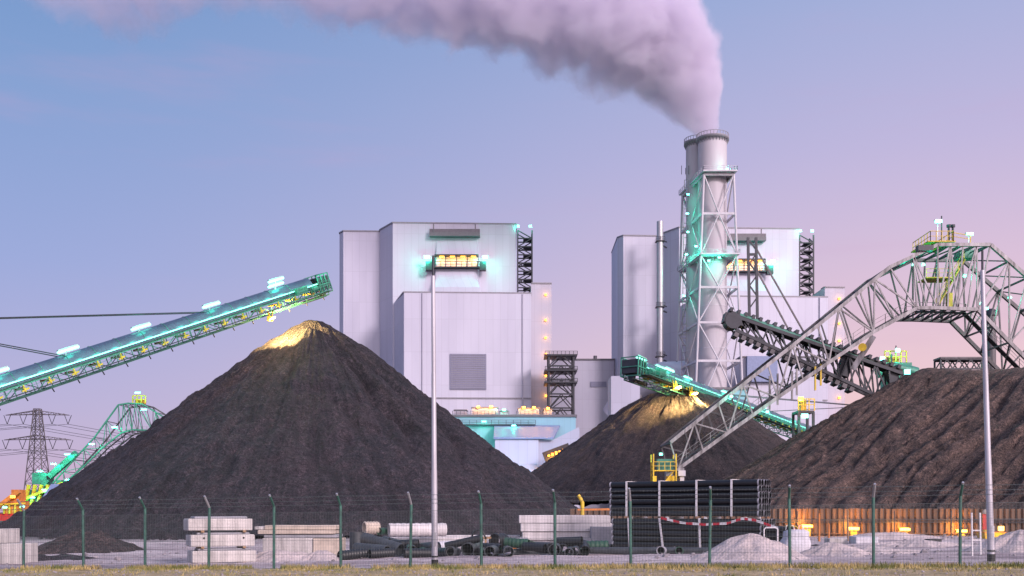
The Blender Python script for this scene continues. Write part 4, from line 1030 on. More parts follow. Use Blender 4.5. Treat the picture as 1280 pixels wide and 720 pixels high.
mb = MB(); xa, xb, ya, yb2 = at(686, 0, 386).x, at(717, 0, 386).x, 386, 395; zt = at(0, 443, 386).z
for x in (xa, xb):
    for y in (ya, yb2): mb.bar((x, y, 0), (x, y, zt), .75)
k = 0; z = 4.0
while z < zt:
    z2 = min(z+5.3, zt)
    for y in (ya, yb2): mb.bar((xa, y, z), (xb, y, z), .55); mb.bar((xa, y, z), ((xa+xb)/2, y, z2), .38); mb.bar((xb, y, z), ((xa+xb)/2, y, z2), .38)
    for x in (xa, xb): mb.bar((x, ya, z), (x, yb2, z), .5); mb.bar((x, ya, z), (x, yb2, z2), .4)
    z += 5.3; k += 1
mb.build('lattice', M['dark_steel'], t)
mb = MB()
for yy in (444, 463, 478): q = at(701, yy, 386); mb.box((q.x, 390.5, q.z), (xb-xa+3, 11, .6)); rail(mb, [Vector((xa-1.4, 385, q.z)), Vector((xb+1.4, 385, q.z))], 1.4, .18)
mb.build('landing', M['dark_steel'], t)
mb = MB(); z = 4; k = 0
while z < zt-6: mb.bar((xa+1 if k % 2 else xb-1, 389, z), (xb-1 if k % 2 else xa+1, 389, z+5.3), 1.4, .3); z += 5.3; k += 1
mb.build('stair_flights', M['dark_steel'], t)

t = thing('turbine_hall', 'plain pale block with one dark slot window between the boiler houses', 'hall', (36, 450, 0))
mb = MB(); mb.prism([(at(690, 0, 452).x, 452), (at(768, 0, 452).x, 452), (at(768, 0, 452).x, 480), (at(690, 0, 452).x, 480)], 0, at(0, 450, 452).z); wl = mb.build('wall', M['clad_dim'], t)
mb = MB(); a, b = at(689, 450, 451.7), at(768.4, 450, 451.7); mb.box(((a.x+b.x)/2, 466, a.z+.3), (b.x-a.x, 29, .6)); mb.build('roof_edge', M['trim'], t)
mb = MB(); bx(mb, 738, 477, 758, 483.5, 451.6, .3); mb.build('window', M['louvre'], t)
mb = MB(); p = at(744, 449, 452); mb.tube(p, p+Vector((0, 0, 1.5)), .8, n=8); mb.build('roof_vent', M['trim'], t)
t = thing('filter_house', 'white filter building with blue-grey upper panel behind the scraper boom', 'hall', (100, 386, 0))
mb = MB(); mb.prism([(at(926, 0, 386).x, 386), (at(1028, 0, 386).x, 386), (at(1028, 0, 386).x, 398), (at(926, 0, 386).x, 398)], 0, at(0, 447, 386).z); mb.build('wall', M['clad'], t)
mb = MB(); bx(mb, 934, 445, 972, 477, 384, 1.9); mb.build('upper_panel', M['roofblue'], t)
mb = MB(); bx(mb, 925, 445, 1029, 447, 385.6, 12.6); mb.build('roof_edge', M['trim'], t)
t = thing('gas_duct', 'fat pale gas duct bending into the base of the smoking chimney', 'duct', (at(830, 640, 372).x, 374, 0))
mb = MB(); mb.path([at(770, 520, 392), at(786, 492, 388), at(805, 478, 384), at(830, 471, 380), at(858, 470, 376), at(880, 472, 372)], 5.6, 20); mb.build('duct', M['clad'], t)
mb = MB()
for px in (800, 845): p = at(px, 480, 382); mb.bar((p.x, 382, 0), (p.x, 382, p.z), 1.2)
mb.build('support', M['pale_steel'], t)
mb = MB()
for (px, py, D) in ((795, 484, 386), (818, 474, 382), (845, 470.5, 378)): p = at(px, py, D); mb.path([p-Vector((.3, 0, 0)), p+Vector((.3, 0, 0))], 5.75, 20, False)
mb.build('flange', M['trim'], t)
t = thing('loading_hall', 'low teal lit hall half hidden behind the rounded coal heap', 'hall', (at(900, 640, 300).x, 300, 0))
mb = MB(); bx(mb, 880, 487, 935, 640, 300, 16); mb.build('wall', M['clad_blue'], t)
mb = MB(); bx(mb, 764, 470, 800, 640, 345, 12); mb.build('side_wing', M['clad_dim'], t)
mb = MB(); bx(mb, 879, 484, 936, 487, 299.6, 17); mb.build('roof_edge', M['trim'], t)
lamp_at(t, 905, 492, 297, 1.6, .6, watts=3200)
t = thing('transfer_house', 'yellow railed transfer platform glowing behind the ridge\'s sloping shoulder', 'platform', (at(1008, 640, 215).x, 215, 0))
mb = MB(); bx(mb, 998, 513, 1018, 516, 215, 5)
for px in (999, 1017):
    for dy in (0.2, 4.6): p = at(px, 515, 215); mb.bar((p.x, 215+dy, 0), (p.x, 215+dy, p.z), .5)
mb.build('deck', M['dark_steel'], t)
mb = MB(); a, b = at(998, 513, 215), at(1018, 513, 215); rail(mb, [a, b], 2.4, .2, step=.9); bx(mb, 1001, 500, 1008, 513, 216, 2); mb.build('railing', M['yellow'], t)
lamp_at(t, 1001, 499, 213, 1.1, .8, 'amber_lamp', 2600, AMBER); lamp_at(t, 1006, 520, 213, 1.4, .8, watts=1800)

t = thing('distant_stacker', 'yellow masthead and green hood peeping over the coal ridge', 'stacker', (at(1125, 640, 235).x, 235, 0))
mb = MB(); bx(mb, 1106, 453, 1140, 457, 236, 6); bx(mb, 1108, 457, 1136, 640, 238, 4); mb.path([at(1096, 466, 234), at(1120, 459, 234), at(1146, 466, 234)], 1.3, 8); mb.build('hood', M['green_steel'], t)
mb = MB(); a, b = at(1106, 453, 236), at(1133, 453, 236); rail(mb, [a, b], 2.6, .26, step=1.1); bx(mb, 1112, 445, 1124, 453, 237, 2); mb.build('railing', M['yellow'], t)
mb = MB(); mb.tube(at(1120, 453, 236), at(1120, 432, 236), .14, n=6); mb.tube(at(1114, 453, 236), at(1114, 443, 236), .3, n=8); mb.build('mast', M['dark_steel'], t)
lamp_at(t, 1122, 438, 235, 1.0, .8, watts=1500); lamp_at(t, 1103, 448, 235, 1.0, .8, watts=1500); lamp_at(t, 1134, 465, 230, 1.3, 1.0, watts=1800); lamp_at(t, 1118, 462, 230, 1.0, .6, watts=1800)
t = thing('conveyor_gallery', 'dark trestle frame standing along the coal ridge skyline', 'gallery', (at(1205, 640, 205).x, 205, 0))
mb = MB(); n = 8
for dy in (0, 3):
    Tn = [at(1176+60*i/n, 449, 205)+Vector((0, dy, 0)) for i in range(n+1)]; Bn = [at(1176+60*i/n, 461, 205)+Vector((0, dy, 0)) for i in range(n+1)]
    truss(mb, Tn, Bn, .3, vert=False, wd=.2); mb.bar(Tn[0], Bn[0], .3); mb.bar(Tn[-1], Bn[-1], .3)
for dy in (0, 3):
    for px in (1177, 1235): p = at(px, 461, 205); mb.bar((p.x, 205+dy, 0), (p.x, 205+dy, p.z), .4)
mb.build('trestle', M['dark_steel'], t)
mb = MB(); a, b = at(1175, 448, 205), at(1237, 448, 205); mb.box(((a.x+b.x)/2, 206.5, a.z+.1), (b.x-a.x, 3.6, .35)); mb.build('deck', M['grey_steel'], t)
t = thing('vent_stack', 'grey capped vent pipe behind the steel arch beside the pole', 'chimney', (at(1239, 640, 230).x, 230, 0))
mb = MB(); p = at(1239, 395, 230); mb.path([(p.x, 230, 0), (p.x, 230, p.z)], 1.0, 14); mb.build('pipe', M['grey_steel'], t)
mb = MB(); mb.path([(p.x, 230, p.z+.03), (p.x, 230, p.z+1.0), (p.x, 230, p.z+1.6)], [1.4, 1.4, .5], 14); mb.build('cap', M['dark_steel'], t)

# ------------------------------------------------------------------ yard: concrete
def gp(px, D): x = (px-CX)/F*D; return Vector((x, D, gz(x, D)+gbump(x, D)))
RZ = lambda a: Matrix.Rotation(R(a), 3, 'Z')
def slab(label, c, dims, rot, m, group, lip=False, holes=False):
    t = thing('concrete_slab', label, 'slab', tuple(c), group) if lip else None
    if not lip:
        mb = MB(); mb.cbox(c+Vector((0, 0, dims[2]/2)), dims, rot); o = mb.build('concrete_slab', m, None, tuple(c)); return tag(o, label, 'slab', group)
    mb = MB(); mb.cbox(c+Vector((0, 0, dims[2]*.42)), (dims[0], dims[1], dims[2]*.84), rot); mb.build('body', m, t)
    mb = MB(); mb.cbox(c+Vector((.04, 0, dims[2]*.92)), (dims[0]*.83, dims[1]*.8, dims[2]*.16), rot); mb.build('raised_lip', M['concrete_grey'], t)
    if holes:
        for s_ in (-.3, .32):
            mb = MB(); q = c+rot @ Vector((dims[0]*s_, -dims[1]/2-.004, dims[2]*.6)); mb.tube(q, q+rot @ Vector((0, .03, 0)), .045, n=10); mb.build('lifting_hole', M['belt'], t)
    return t
G = 'thick precast slabs stacked on battens'
c = gp(276, 43.0); rA = RZ(27)
for k, (lb, dx) in enumerate((('thick pale slab at the bottom of the tallest slab stack', .04), ('thick slab with lifting holes, middle of the tallest slab stack', -.02), ('thick pale slab on top of the tallest slab stack', -.12))):
    slab(lb, c+Vector((dx, 0, .04+.665*k)), (2.6, 1.25, .58), rA, M['concrete'], G, True, k == 1)
G2 = 'timber battens under the slabs'
for k in range(3):
    for s_ in (-1, 1):
        mb = MB(); q = c+rA @ Vector((s_*.85, 0, 0))+Vector((0, 0, .0+.665*k)); mb.box(q, (.12, 1.3, .08), rA); o = mb.build('timber_batten', M['timber'], None, tuple(q)); tag(o, 'dark timber batten between the thick slabs of the tallest stack', 'batten', G2)
G = 'flat concrete planks and blocks in the lower stack'
D = 46.5
def px_block(label, x0, x1, y0, y1, D, dep, rot, m, G, cat='block', name='concrete_block'):
    a, b = at(x0, y1, D), at(x1, y0, D); mb = MB(); cc = Vector(((a.x+b.x)/2, D+dep/2, (a.z+b.z)/2)); mb.cbox(cc, ((b.x-a.x)/abs(math.cos(R(rot))), dep, b.z-a.z-.006), RZ(rot), .02)
    o = mb.build(name, m, None, (cc.x, cc.y, a.z)); return tag(o, label, cat, G)
px_block('long concrete block with pale face low in the plank stack', 328, 391, 672.5, 703, D, 1.6, 0, M['concrete'], G)
px_block('buff concrete block at the end of the plank stack beside the pipes', 391.5, 425, 673, 704, D-.1, 1.6, 0, M['concrete_warm'], G)
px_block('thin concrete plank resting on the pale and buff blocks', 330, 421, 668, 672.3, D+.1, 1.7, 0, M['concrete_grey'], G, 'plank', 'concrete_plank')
px_block('buff concrete plank under the topmost one in the lower stack', 322, 418, 662.6, 667.6, D, 1.8, 0, M['concrete_warm'], G, 'plank', 'concrete_plank')
px_block('topmost long concrete plank of the lower stack', 331, 420, 656.6, 662.2, D+.1, 1.6, -1, M['concrete_warm'], G, 'plank', 'concrete_plank')
px_block('short grey slab lying on the plank stack', 318, 331, 658, 662.2, D+.2, 1.5, 0, M['concrete'], G)
G = 'concrete blocks beside the end fence post'
px_block('wide concrete block on the ground beneath a narrower block', -12, 26, 679.5, 707, 44, 1.6, 0, M['concrete'], G)
px_block('narrow concrete block standing on a wider block beside the heap toe', -10, 8, 661, 679.3, 44.2, 1.2, 0, M['concrete'], G)
G = 'white concrete beams in the stack beside the black pipe bundle'
D = 57.5
px_block('lowest white beam of the big white stack', 654, 766, 675, 685.5, D+.3, 2.6, 0, M['concrete_white'], G, 'beam', 'concrete_beam')
px_block('white beam second from the ground in the big white stack', 653, 762, 664.6, 674.8, D+.1, 2.8, 0, M['concrete_white'], G, 'beam', 'concrete_beam')
px_block('white beam second from the top in the big white stack', 651, 765, 654.2, 664.4, D, 3.0, 0, M['concrete_white'], G, 'beam', 'concrete_beam')
px_block('topmost white beam of the big white stack', 649, 763, 644, 654, D, 3.0, 0, M['concrete_white'], G, 'beam', 'concrete_beam')
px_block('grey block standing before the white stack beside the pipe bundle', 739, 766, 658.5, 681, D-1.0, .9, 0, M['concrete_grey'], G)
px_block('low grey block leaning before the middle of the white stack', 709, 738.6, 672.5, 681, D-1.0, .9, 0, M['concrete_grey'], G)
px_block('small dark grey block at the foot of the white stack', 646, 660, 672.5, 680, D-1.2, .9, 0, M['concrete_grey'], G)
for (a_, b_, y_) in ((651, 680, 657), (651, 680, 665)):
    pass
px_block('pale low kerb beam lying behind the white corrugated pipe', 478, 605, 671.5, 679, 58, .7, 0, M['concrete_white'], G, 'beam', 'concrete_beam')
px_block('long white beam lying behind the jumble of black pipes', 545, 650, 669, 676, 60, .7, 0, M['concrete_white'], G, 'beam', 'concrete_beam')

# ------------------------------------------------------------------ yard: pipes
G = 'loose pipes dumped along the fence'
used = []
def pipe(label, a, b, r, m, ribs=0, wall=.03, amp=.018, name='drain_pipe', group=G, n=18):
    a, b = Vector(a), Vector(b); c = (a+b)/2
    mb = MB(); mb.hollow(a, b, r, wall, n, ribs, amp); o = mb.build(name, m, None, tuple(c)); tag(o, label, 'pipe', group); return o
D = 52
p0 = gp(520, D); 
pipe('fat white corrugated pipe lying on pale beams', at(486, 662.5, 56)+Vector((0, 0, 0)), at(557, 662, 57), .36, M['concrete_white'], 9, .05, .02)
pipe('short pale ribbed pipe piece standing beyond the black pipes', at(455, 660, 56), at(473, 660, 56.4), .33, M['concrete_warm'], 5, .05, .04)
pipe('small green pipe piece beside the white corrugated pipe', at(474, 664, 56), at(483, 664, 56.5), .2, M['green_pipe'])
pipe('grey upright drum shaped pipe behind the second fence post from the plank stack', Vector((at(446, 0, 50).x, 50, gz(-8, 50)-.02)), Vector((at(446, 0, 50).x, 50, gz(-8, 50)+1.1)), .36, M['grey_pipe'])
J = [  # label, px0, py0, px1, py1, D0, D1, r, material, ribs
 ('long dark pipe sloping down over the heap of black pipes', 455, 673, 501, 687, 47.6, 46.2, .27, 'grey_pipe', 16),
 ('dark grey pipe lying under the sloping one by the fence post', 445, 686, 484, 693, 46.6, 45.4, .27, 'grey_pipe', 12),
 ('black pipe flat on the sand at the end of the jumble', 424, 697, 458, 696.5, 44.2, 45, .21, 'black_pipe', 10),
 ('black pipe half buried beside the sloping pipe', 462, 697, 492, 697, 44.6, 45.2, .2, 'black_pipe', 10),
 ('dark pipe crossing behind the sloping pipe', 480, 676, 513, 685, 49, 47.2, .23, 'grey_pipe', 10),
 ('black pipe pointing at the fence below the white corrugated pipe', 508, 683, 515, 693, 48.5, 45.6, .25, 'black_pipe', 8),
 ('black pipe lying flat before the bare pole', 505, 697, 540, 696.6, 44.6, 45, .2, 'black_pipe', 10),
 ('dull green pipe end showing in the pipe jumble', 524, 686, 530, 691, 48, 46.2, .22, 'green_pipe', 0),
 ('pale pipe wrapped in plastic just beyond the bare pole', 548, 684, 578, 682, 47.6, 48.4, .26, 'bag', 0),
 ('short black pipe on the sand just past the bare pole', 551, 696, 563, 696, 45.6, 44.6, .2, 'black_pipe', 4),
 ('grey pipe with its dark mouth open, past the bare pole', 570, 691, 562, 696, 47.4, 44.6, .23, 'grey_pipe', 0),
 ('green mouthed grey pipe tilted up in the jumble', 597, 682, 584, 688, 48, 45.4, .30, 'grey_pipe', 0),
 ('dark open pipe end lying lowest beside the green mouth', 604, 693, 597, 697, 47, 44.6, .19, 'black_pipe', 0),
 ('grey pipe with wide open mouth before the mesh post', 618, 690, 612, 696.5, 47, 44.6, .24, 'grey_pipe', 0),
 ('grey pipe behind the mesh post with round black mouth', 634, 691, 636, 696.5, 47, 44.6, .24, 'grey_pipe', 0),
 ('black pipe coil section standing on edge in the timber rack', 618, 676, 630, 676, 50, 50.6, .36, 'black_pipe', 3),
 ('fat green ended pipe lying before the white beams', 655, 684, 664, 684, 50.5, 48.6, .29, 'green_pipe', 0),
 ('grey pipe lying from the green ended pipe to the white stack', 666, 683, 690, 685, 51, 50, .24, 'grey_pipe', 0),
 ('long thin grey pipe flat on the sand before the white beams', 640, 691, 682, 691, 47.5, 48, .16, 'grey_pipe', 0),
 ('green tinted pipe end under the white stack', 697, 686, 693, 694, 49, 45.6, .28, 'grey_pipe', 0),
 ('black ribbed pipe standing askew before the white stack', 707, 683, 703, 690, 50, 46.5, .26, 'black_pipe', 6),
 ('dark pipe mouth on the sand before the low grey block', 714, 692, 711, 697, 47.4, 45, .2, 'grey_pipe', 0),
 ('pale grey pipe tilted against the mesh post before the white stack', 722, 684, 718, 695, 49, 45.4, .2, 'grey_pipe', 0),
 ('stub of black pipe upended before the pipe bundle', 730, 681, 731, 693, 47.8, 46.2, .24, 'black_pipe', 5),
]
for (lb, x0, y0, x1, y1, d0, d1, r_, mm, rb) in J:
    a, b = at(x0, y0, d0), at(x1, y1, d1)
    for p in (a, b):
        lo = gz(p.x, p.y)+gbump(p.x, p.y)+r_-.02
        p.z = max(p.z, lo)
    if min(a.z-gz(a.x, a.y), b.z-gz(b.x, b.y)) > r_+.5: pass
    pipe(lb, a, b, r_, M[mm], rb)
pipe('long slim grey pipe lying along the foot of the pipe bundle', gp(738, 47.2)+Vector((0, 0, .17)), gp(893, 45.4)+Vector((0, 0, .17)), .16, M['grey_pipe'], 0)
pipe('short open pipe lying before the pipe bundle, mouth outward', gp(829, 46.3)+Vector((0, 0, .2)), gp(826, 45.2)+Vector((0, 0, .2)), .2, M['concrete_grey'], 0)
pipe('green rimmed pipe stub before the black pipe bundle', gp(850, 46)+Vector((0, 0, .2)), gp(849, 45.2)+Vector((0, 0, .2)), .18, M['green_pipe'], 0)
pipe('thin black pipe lying in the shadow under the white stack', gp(742, 52)+Vector((0, 0, .14)), gp(765, 51)+Vector((0, 0, .14)), .14, M['black_pipe'], 0)
xtra = ['black pipe thrown across the jumble near the sloping pipe', 'black pipe lying askew under the white corrugated pipe', 'dark pipe end poking out beside the pale wrapped pipe', 'black pipe on top of the jumble just past the bare pole', 'grey pipe lying behind the green mouth', 'black pipe lying between the two open grey mouths', 'dark pipe leaning beyond the mesh post', 'black pipe lying at the foot of the orange crate', 'black pipe crossing before the green ended pipe', 'dark stub between green pipe ends under the white stack', 'black pipe lying along the foot of the low grey block', 'dark pipe lying where the white stack meets the bundle']
for k, px in enumerate((470, 500, 534, 556, 580, 606, 628, 646, 668, 688, 712, 744)):
    q = gp(px, 46.5+random.uniform(-.6, 1.6)); a_ = random.uniform(-.9, .9)+(1.2 if k % 3 == 0 else 0); r_ = random.uniform(.16, .25); l_ = random.uniform(.5, 1.1)
    d_ = Vector((math.cos(a_), -abs(math.sin(a_)), random.uniform(-.12, .25)))*l_; c_ = q+Vector((0, 0, r_+abs(d_.z)+(0, .3, .1)[k % 3]))
    pipe(xtra[k], c_-d_, c_+d_, r_, M[('black_pipe', 'black_pipe', 'grey_pipe', 'green_pipe')[k % 4 if k % 5 else 0]], 6 if k % 2 else 0)
# timber rack in the jumble
t = thing('timber_rack', 'small timber rack standing in the jumble of pipes', 'rack', tuple(gp(604, 50.5)))
mb = MB()
for px in (590, 607): q = gp(px, 50); mb.bar(q, Vector((q.x, q.y, at(px, 671, 50).z)), .1)
mb.build('upright', M['timber'], t)
mb = MB(); mb.bar(at(586, 673, 50), at(614, 672, 50), .1); mb.build('crossbar', M['timber'], t)
px_block('rusty orange crate of fittings beside the mesh post', 636, 645, 674, 688, 50, .6, 8, M['orange'], 'oddments in the pipe jumble', 'crate', 'fittings_crate')
# dark rubber hoop on the rack
mb = MB(); mb.path([at(598, 673, 50.4)+Vector((math.cos(a)*.32, 0, math.sin(a)*.42)) for a in [math.pi*k/10 for k in range(11)]], .05, 8); o = mb.build('pipe_bend', M['black_pipe'], None, tuple(at(598, 673, 50.4))); tag(o, 'arched black pipe bend perched on the timber rack', 'pipe', G)

# strapped bundle of black pipes
phi = R(-36); du = Vector((math.cos(phi), math.sin(phi), 0)); dn = Vector((-du.y, du.x, 0)) # dn points away from the camera
rp = .148; G = 'black plastic pipes in the strapped bundle'
e0 = gp(764, 53.6); z0 = gz(e0.x, e0.y)
LB = 8.2
proto = None
def bundle(nrow, ncol, z0, off, Ln, lab):
    global proto
    for i in range(nrow):
        for j in range(ncol):
            st = e0+du*(off+random.uniform(-.03, .03)); c = Vector((st.x, st.y, 0))+du*Ln/2+dn*(j*rp*2.02)+Vector((0, 0, z0+rp+i*rp*2.0-e0.z*0))
            if proto is None:
                mb = MB(); h = du*Ln/2; mb.hollow(c-h, c+h, rp, .012, 14, 0); proto = mb.build('plastic_pipe', M['black_pipe'], None, tuple(c)); o = proto
                for k_ in (-1, 1):
                    e = MB(); q = c+h*k_; e.path([q-du*.08*k_, q+du*.01*k_], rp+.012, 14, False); e.build('end_collar', M['concrete_grey'], o)
            else: o = copy_tree(proto)
            o.location = c; tag(o, lab, 'pipe', G)
zlow = z0-.02
bundle(5, 6, zlow+.1, .12, LB, 'long black plastic pipe in the lower tier of the strapped bundle')
zup = zlow+.1+5*2*rp+.12
bundle(6, 5, zup, 0, LB, 'long black plastic pipe in the upper tier of the strapped bundle')
ztop = zup+6*2*rp
def strap(label, s, za, zb_, lean, j0=-1, ncol=5):
    a = e0+du*s-dn*(rp+.012); b = a+du*lean; mb = MB(); c = (a+b)/2
    A1 = Vector((b.x, b.y, za)); A2 = Vector((a.x, a.y, zb_)); A3 = A2+dn*(ncol*2.02*rp+.02); A4 = A1+dn*(ncol*2.02*rp+.02)
    w_ = .10
    for p, q in ((A1, A2), (A2, A3), (A3, A4)):
        d_ = (q-p).normalized(); o_ = du*w_/2; nn = d_.cross(du).normalized()*.012
        mb.add([p-o_-nn, p+o_-nn, q+o_-nn, q-o_-nn, p-o_+nn, p+o_+nn, q+o_+nn, q-o_+nn], [(0, 1, 2, 3), (7, 6, 5, 4), (0, 4, 5, 1), (1, 5, 6, 2), (2, 6, 7, 3), (3, 7, 4, 0)])
    o = mb.build('strap', M['strap'], None, (a.x, a.y, za)); tag(o, label, 'strap', 'white straps round the pipe bundle')
for k, s in enumerate((1.0, 2.9, 4.95, 6.8)):
    strap('white strap round the upper pipe tier, '+['nearest the white beams', 'second from the white beams', 'third from the white beams', 'nearest the open pipe ends'][k], s, zup, ztop+.015, 0)
for k, (s, ln_) in enumerate(((1.1, .1), (2.9, .2), (5.1, .05))):
    strap('white strap round the lower pipe tier, '+['nearest the white beams', 'slanting below the taped middle', 'behind the sand heap'][k], s, zlow+.12, zup-.1, ln_, ncol=6)
for k, s in enumerate((1.2, 3.3, 5.4, 7.5)):
    c = e0+du*s+dn*.75; mb = MB()
    mb.box(Vector((c.x, c.y, zup-.07)), (.12, 1.75, .1), RZ(-36)); o = mb.build('timber_bearer', M['strap'], None, (c.x, c.y, zup-.07)); tag(o, 'pale timber bearer between the two tiers of black pipes', 'bearer', 'bearers in the pipe bundle')
    mb = MB(); mb.box(Vector((c.x, c.y, zlow+.04)), (.12, 1.75, .12), RZ(-36)); o = mb.build('timber_bearer', M['timber'], None, (c.x, c.y, zlow+.04)); tag(o, 'timber bearer under the lower tier of black pipes', 'bearer', 'bearers under the pipe bundle')
# smaller bundle at the open ends
q0 = e0+du*(LB+.25)
for i in range(4):
    for j in range(4):
        c = Vector((q0.x, q0.y, 0))+du*.45+dn*(.2+j*.3)+Vector((0, 0, z0+.17+i*.3)); mb = MB(); mb.hollow(c-du*.45, c+du*.45, .145, .03, 12); o = mb.build('plastic_pipe', M['black_pipe'], None, tuple(c)); tag(o, 'short black pipe offcut stacked at the open ends of the bundle', 'pipe', 'short pipe offcuts')
# barrier tape
t = thing('barrier_tape', 'sagging red and white barrier tape across the pipe bundle', 'barrier tape', tuple(gp(835, 47)))
TP = [e0+du*s-dn*(rp+.12)+Vector((0, 0, -e0.z+zz)) for s, zz in ((3.05, zup-.08), (4.2, zup-.32), (5.4, zup-.40), (6.6, zup-.34), (7.4, zup-.1), (8.0, zup-.16), (9.2, zup-.55))]
def cr_(f):
    k = min(int(f), len(TP)-2); return TP[k].lerp(TP[k+1], f-k)
tp = MB(); n = 60; up = Vector((0, 0, .06))
cs_ = [cr_(i/n*(len(TP)-1)) for i in range(n+1)]
tp.add([q for c in cs_ for q in (c-up-dn*.006, c+up-dn*.006, c+up+dn*.006, c-up+dn*.006)], [(4*i+j, 4*i+(j+1) % 4, 4*i+4+(j+1) % 4, 4*i+4+j) for i in range(n) for j in range(4)])
to_ = tp.build('tape', M['tape_red'], t); to_.data.materials.append(M['strap'])
for i, pl in enumerate(to_.data.polygons): pl.material_index = (i//12) % 2

# ------------------------------------------------------------------ yard: sand, bag, odds and ends
def sandheap(label, px, pytop, D, slope, seed, m='sand', name='sand_heap', stretch=(1, 1)):
    q = gp(px, D); H = at(px, pytop, D).z-q.z
    cone(name, label, 'sand heap' if m == 'sand' else 'heap', q.x, D, H, slope, M[m], .25, 110, 40, seed=seed, gamp=.12, lump=.13, gfreq=5, base=q.z, stretch=stretch)
sandheap('tallest pale sand heap before the open end of the pipe bundle', 938, 664, 41, .5, 21)
sandheap('sand heap joined to the tallest one, beside the white bag', 966, 675.5, 41.4, .55, 22)
sandheap('low sand heap past the white bag by the mesh post', 1043, 677, 41.5, .42, 23)
sandheap('flat spread of sand below the flood lamps', 1088, 680, 43, .33, 24, stretch=(1.6, 1))
sandheap('broad sand heap beside the foot of the leaning pole', 1275, 662, 44, .45, 25)
sandheap('low sand bank between ladder and flat sand spread', 1150, 673, 50, .3, 26, stretch=(1.8, 1))
sandheap('long low bank of sand before the orange wall', 1110, 665, 66, .3, 30, stretch=(2.6, 1))
sandheap('gravel heap before the low plank stack', 352, 686, 44.6, .42, 27, stretch=(1.3, 1))
sandheap('smaller gravel heap before the buff block', 399, 687.5, 44.8, .48, 28)
sandheap('black spoil heap low on the sand beside the wide block', 48, 692, 47, .45, 29, 'coal1', 'spoil_heap')
sandheap('low ridge of dark spoil before the small coal mound', 88, 693, 48, .28, 31, 'coal1', 'spoil_heap', (1.6, 1))
sandheap('black muddy hump behind the white bag', 1020, 680, 52, .5, 33, 'coal1', 'spoil_heap')
t = thing('bulk_bag', 'white woven bulk bag slumped behind the sand heaps', 'bag', tuple(gp(993, 47)))
q = gp(993, 47); mb = MB(); rings = []
for k in range(9):
    z_ = 1.12*k/8; rr = .66*(1-.10*(k/8)**2)*(.86+.14*math.sin(math.pi*min(1, k/5))) if k < 8 else .34
    for i in range(24):
        a = 2*math.pi*i/24; sq = (abs(math.cos(a))**4+abs(math.sin(a))**4)**-.25
        r_ = rr*min(sq, 1.15)*(1+.06*mnoise.noise(Vector((math.cos(a)*2, math.sin(a)*2, z_*3)))); rings.append((q.x+r_*math.cos(a)+.1*z_, q.y+r_*math.sin(a), q.z+z_-.05*(k == 8)))
mb.add(rings, [(k*24+i, k*24+(i+1) % 24, (k+1)*24+(i+1) % 24, (k+1)*24+i) for k in range(8) for i in range(24)]+[tuple(8*24+i for i in range(24))], True); mb.build('sack', M['bag'], t)
for a in (.8, 2.4, 3.9, 5.5):
    b = MB(); c = Vector((q.x+.1+.42*math.cos(a), q.y+.42*math.sin(a), q.z+1.05)); b.path([c+Vector((-.12, 0, 0)), c+Vector((-.08, 0, .2)), c+Vector((.08, 0, .2)), c+Vector((.12, 0, 0))], .02, 6); b.build('loop', M['strap'], t)
def hoop(label, x0, x1, y0, D, m):
    mb = MB(); a, b = gp(x0, D), gp(x1, D); zt = at(x0, y0, D).z; mb.path([a, Vector((a.x, a.y, zt-.08)), Vector((a.x+.08, a.y, zt)), Vector((b.x-.08, b.y, zt)), Vector((b.x, b.y, zt-.08)), b], .035, 8)
    o = mb.build('barrier_hoop', M[m], None, tuple(a)); tag(o, label, 'barrier', 'tubular barrier hoops')
hoop('pale yellow tubular hoop at the open ends of the pipe bundle', 955, 972, 659.5, 45.5, 'strap'); hoop('thin pale hoop behind the white bag', 979, 997, 658, 50, 'yellow')
t = thing('white_ladder', 'white ladder frame standing between flood lamp and leaning pole', 'ladder', tuple(gp(1220, 40)))
mb = MB()
for px in (1215.5, 1226): a = gp(px, 40); mb.bar(a, Vector((a.x-.03, 40, at(px, 641, 40).z)), .05)
mb.build('upright', M['strap'], t)
mb = MB()
for yy in (663, 675): mb.bar(at(1215.5, yy, 40), at(1226, yy, 40), .05)
mb.build('rung', M['strap'], t)
t = thing('marker_post', 'red board with pale domed top on a yellow post behind the leaning pole', 'marker', tuple(gp(1232, 70)))
q = gp(1232, 70); mb = MB(); mb.box((q.x, 70, q.z+.25), (.22, .2, .62)); mb.build('post', M['yellow'], t)
mb = MB(); mb.box((q.x, 70, q.z+1.1), (.42, .16, 1.06)); mb.build('board', M['red'], t)
mb = MB(); mb.path([(q.x, 70, q.z+1.64), (q.x, 70, q.z+1.78), (q.x, 70, q.z+1.9), (q.x, 70, q.z+1.95)], [.19, .2, .15, .03], 12); mb.build('dome', M['concrete_warm'], t)
t = thing('yellow_skip', 'bright yellow skip standing behind the foot of the leaning pole', 'skip', tuple(gp(1243, 66)))
mb = MB(); a, b = at(1230, 677, 66), at(1256, 666, 66); zc = (a.z+b.z)/2
mb.add([(a.x+.1, 66, a.z-.1), (b.x-.1, 66, a.z-.1), (b.x-.1, 67, a.z-.1), (a.x+.1, 67, a.z-.1), (a.x, 65.9, b.z), (b.x, 65.9, b.z), (b.x, 67.1, b.z), (a.x, 67.1, b.z)], [(3, 2, 1, 0), (0, 1, 5, 4), (1, 2, 6, 5), (2, 3, 7, 6), (3, 0, 4, 7), (4, 5, 6, 7)]); mb.build('bin', M['yellow'], t)
mb = MB(); mb.box(((a.x+b.x)/2, 66.5, b.z+.03), (b.x-a.x+.08, 1.28, .05)); mb.build('rim', M['orange'], t)
